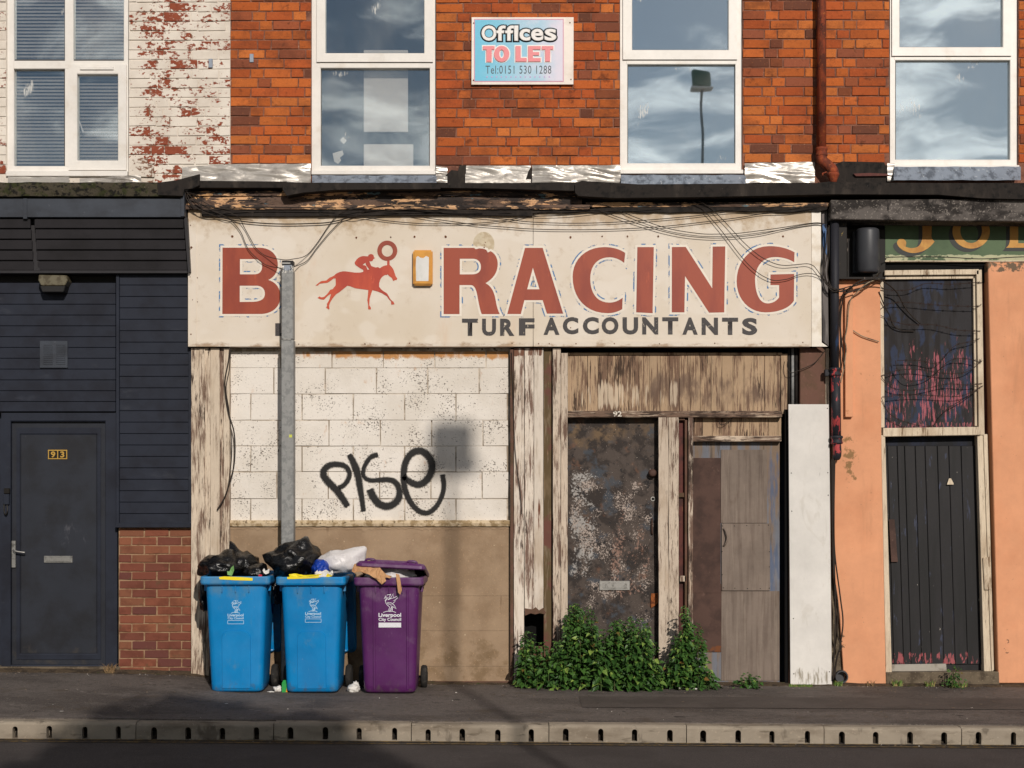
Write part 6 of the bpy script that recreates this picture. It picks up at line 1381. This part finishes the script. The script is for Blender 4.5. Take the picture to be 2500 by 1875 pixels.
nettle_clump('nettles at the foot of the narrow posts left of the burnt door', 1326, 1385, .34, .60, lambda x: 1570-(x-1326)*.6, 13, 2)
nettle_clump('tallest nettles against the left side of the burnt door', 1384, 1448, .34, .62, lambda x: 1452+abs(x-1412)*1.1, 22, 3)
nettle_clump('nettles in front of the middle of the burnt door', 1445, 1525, .36, .70, lambda x: 1520-abs(x-1485)*.2, 25, 4, .066)
nettle_clump('nettles at the right side of the burnt door', 1520, 1600, .36, .70, lambda x: 1492+abs(x-1545)*.9, 22, 5)
nettle_clump('low nettles at the foot of the timber mullion', 1592, 1640, .34, .56, lambda x: 1612-(x-1592)*.3, 8, 6)
nettle_clump('tall nettles climbing in front of the narrow red panel', 1640, 1712, .34, .60, lambda x: 1468+abs(x-1684)*2.6, 22, 7, .056)
nettle_clump('small nettle sprig right of the main nettles', 1722, 1758, .40, .58, lambda x: 1628, 6, 8, .05)
nettle_clump('low green weed at the foot of the patched door', 1808, 1868, .34, .5, lambda x: 1636+(x-1808)*.25, 6, 9, .05)
nettle_clump('weed growing on the step of the black door', 2306, 2348, .36, .46, lambda x: 1612+abs(x-2325)*1.0, 6, 10, .032)
def grass(label, px, p, n, h, spread, seed, mat, w=.004):
    rnd = random.Random(seed); x0 = X(px, p); z0 = zg(x0, -p)
    b = bmesh.new()
    for i in range(n):
        a = rnd.uniform(0, 6.28); bx = Vector((rnd.uniform(-spread, spread), rnd.uniform(-.03, .03), 0)); hh_ = h*rnd.uniform(.4, 1); ln = Vector((math.cos(a), math.sin(a), 0))*hh_*rnd.uniform(.2, .8)
        s = Vector((w, 0, 0)); v = [b.verts.new(bx-s), b.verts.new(bx+s), b.verts.new(bx+ln*.35+Vector((0, 0, hh_*.7))+s*.6), b.verts.new(bx+ln+Vector((0, 0, hh_))), b.verts.new(bx+ln*.35+Vector((0, 0, hh_*.7))-s*.6)]; b.faces.new(v)
    o = bobj('grass_tuft', b, mat); o.location = (x0, -p, z0); return tag(o, label, 'grass tuft', 'grass tufts along the wall foot')
m_grass = surf('grass_blade', (92, 118, 52), [dict(c=(150, 130, 84), s=30, lo=.5, hi=.62)], rough=.7); m_dry = surf('dry_grass', (130, 104, 74), [dict(c=(90, 74, 50), s=40, lo=.45, hi=.6)], rough=.8)
grass('dry brown tuft in the corner by door 93', 269, .30, 60, .10, .035, 1, m_dry); grass('thin grass tuft on the doorstep left', 2190, .30, 40, .07, .04, 2, m_grass); grass('thin grass tuft on the doorstep middle', 2270, .30, 36, .06, .04, 3, m_grass); grass('short grass at the foot of the white board', 1955, .36, 130, .028, .10, 4, m_grass); grass('wispy grass at the salmon pier foot', 2125, .30, 14, .06, .03, 5, m_dry); grass('green growth in the hole at the cable foot', 2045, .30, 60, .05, .03, 6, m_grass); grass('tuft at the right foot of the black door step', 2345, .34, 40, .05, .06, 7, m_grass)
# broken plaster hollow at the pier foot with a drain mouth
bobj('drain_mouth', lathe(bmesh.new(), [(.052, .04), (.06, .0), (.055, -.03), (.045, -.03), (.042, .03)], P(2054, 1652, .26), 18, 'y'), m_can, tag(thing('drain_pipe', 'black drain mouth at the broken foot of the salmon pier', 'pipe', P(2054, 1665, .26)), 'black drain mouth at the broken foot of the salmon pier', 'pipe'))
# grit and scraps gathered along the wall foot
def grit():
    rnd = random.Random(5); b = bmesh.new()
    for i in range(3200):
        if rnd.random() < .72: x = rnd.uniform(-4.8, 4.8); y = -.22-abs(rnd.gauss(0, .10))
        elif rnd.random() < .6: x = rnd.uniform(-4.8, 4.8); y = rnd.uniform(-2.25, -.25)
        else: x = rnd.uniform(-4.8, 4.8); y = -2.46-abs(rnd.gauss(0, .05))
        r_ = rnd.uniform(.002, .006)*(1.5 if rnd.random() < .08 else 1); z = (zg(x, y) if y > YK else zr(x, y))+.002; c = Vector((x, y, z))
        v = [b.verts.new(c+Vector((r_*rnd.uniform(.6, 1.4)*math.cos(a+rnd.uniform(-.4, .4)), r_*rnd.uniform(.6, 1.4)*math.sin(a), 0))) for a in (0, 1.57, 3.14, 4.71)]; t = b.verts.new(c+Vector((0, 0, r_*rnd.uniform(.5, 1.1))))
        for k in range(4): b.faces.new((v[k], v[(k+1) % 4], t))
    for i in range(110):
        x = rnd.uniform(-4.6, 4.6); y = rnd.uniform(-2.2, -.45); r_ = rnd.uniform(.006, .017); c = Vector((x, y, zg(x, y)+.007))
        b.faces.new([b.verts.new(c+Vector((r_*math.cos(k*.9)*rnd.uniform(.8, 1.2), r_*math.sin(k*.9)*rnd.uniform(.8, 1.2), 0))) for k in range(7)])
    M = Mat('grit'); ri = M.n('ShaderNodeNewGeometry').outputs['Random Per Island']; col = M.mix(M.rng(ri, .0, .85), lin((60, 52, 44)), lin((128, 112, 94))); col = M.mix(M.rng(ri, .93, .95), col, lin((220, 214, 204)))
    o = bobj('grit', b, M.done(col, .95)); o['kind'] = 'stuff'; o['label'] = 'loose grit and specks along the wall foot and pavement'
grit()
# earth and moss gathered in the angle between wall and pavement
def wedge():
    b = bmesh.new(); pr = None
    for i in range(140):
        x = -4.6+9.2*i/139; d_ = .05+.05*max(0, noise.noise(Vector((x*2.5, 0, 0))))+.03*noise.noise(Vector((x*9, 3, 0))); hgt = .018+.02*max(0, noise.noise(Vector((x*3, 7, 0))))
        q = [b.verts.new((x, -.20, zg(x, -.2)+hgt)), b.verts.new((x, -.20-d_*.6-.02, zg(x, -.25)+hgt*.7)), b.verts.new((x, -.24-d_*1.6, zg(x, -.3)+.001))]
        if pr:
            for k in range(2): b.faces.new((pr[k], q[k], q[k+1], pr[k+1]))
        pr = q
    o = bobj('soil', b, surf('wall_foot_soil', (84, 70, 54), [dict(c=(58, 48, 38), s=14, lo=.45, hi=.6), dict(c=(120, 104, 84), s=70, lo=.6, hi=.68), dict(c=(62, 74, 34), s=9, lo=.6, hi=.68)], rough=.95, bump=(70, .9, .01))); o['kind'] = 'stuff'; o['label'] = 'dark soil gathered where the fronts meet the pavement'
wedge()
# ================================================================== ACROSS THE ROAD (behind the camera: seen as shadows and reflections)
LP = thing('street_lamp', 'tall street lamp across the road mirrored in the third window', 'street lamp', (3.58, -16.0, -.2))
m_lamp = surf('lamp_column', (128, 134, 134), rough=.6)
bobj('column', tube(bmesh.new(), [(3.58, -16, -.2), (3.58, -16, 3), (3.58, -16, 9.4)], lambda t: .07-.042*t, 12), m_lamp, LP, True)
b = bmesh.new(); add_box(b, (3.40, -16.10, 9.42), (3.76, -15.90, 9.76), .03); bobj('control_box', b, surf('box_green', (96, 122, 108), rough=.6), LP)
b = bmesh.new(); add_box(b, (3.36, -16.13, 9.36), (3.80, -15.87, 9.41), .015); bobj('box_shelf', b, m_pvc, LP)
def tree(label, x, y, h, cr, seed):
    rnd = random.Random(seed); r = thing('street_tree', label, 'tree', (x, y, -.2))
    b = tube(bmesh.new(), [(x, y, -.2), (x+.05, y, h*.35), (x, y, h*.8)], lambda t: .16*(1-t)+.03, 10)
    for k in range(9):
        a = k*2.4; t = .38+.05*k; e = Vector((x+math.cos(a)*cr[0]*.75, y+math.sin(a)*cr[1]*.75, h-cr[2]*(1.2-.15*k))); tube(b, spline([(x, y, h*t), (Vector((x, y, h*t))+e)/2+Vector((0, 0, .2)), e], 4), lambda t: .05*(1-t)+.01, 6)
    bobj('trunk', b, m_brownpil, r)
    b = bmesh.new(); cz = h-cr[2]
    for i in range(15000):
        d_ = Vector((rnd.gauss(0, 1), rnd.gauss(0, 1), rnd.gauss(0, 1))).normalized(); k = rnd.random()**.38*(1+.16*noise.noise(d_*2.2+Vector((seed, 0, 0)))+.1*noise.noise(d_*5))
        c = Vector((x+d_.x*cr[0]*k, y+d_.y*cr[1]*k, cz+d_.z*cr[2]*k)); u = Vector((rnd.gauss(0, 1), rnd.gauss(0, 1), rnd.gauss(0, 1))).normalized(); w = u.orthogonal().normalized(); s = rnd.uniform(.09, .15)
        b.faces.new([b.verts.new(c+u*s), b.verts.new(c+w*s*.55), b.verts.new(c-u*s), b.verts.new(c-w*s*.55)])
    bobj('crown', b, surf('tree_leaf', (70, 104, 44), rough=.6), r)
tree('round-headed street tree across the road', 1.52, -17.2, 7.34, (1.45, 1.35, 2.2), 3)
struct(bobj('far_pavement', add_box(bmesh.new(), (-60, -40, -.3), (60, -13.2, -.10)), m_tarmac))
for o in bpy.data.objects:
    if '_w' in o: del o['_w']
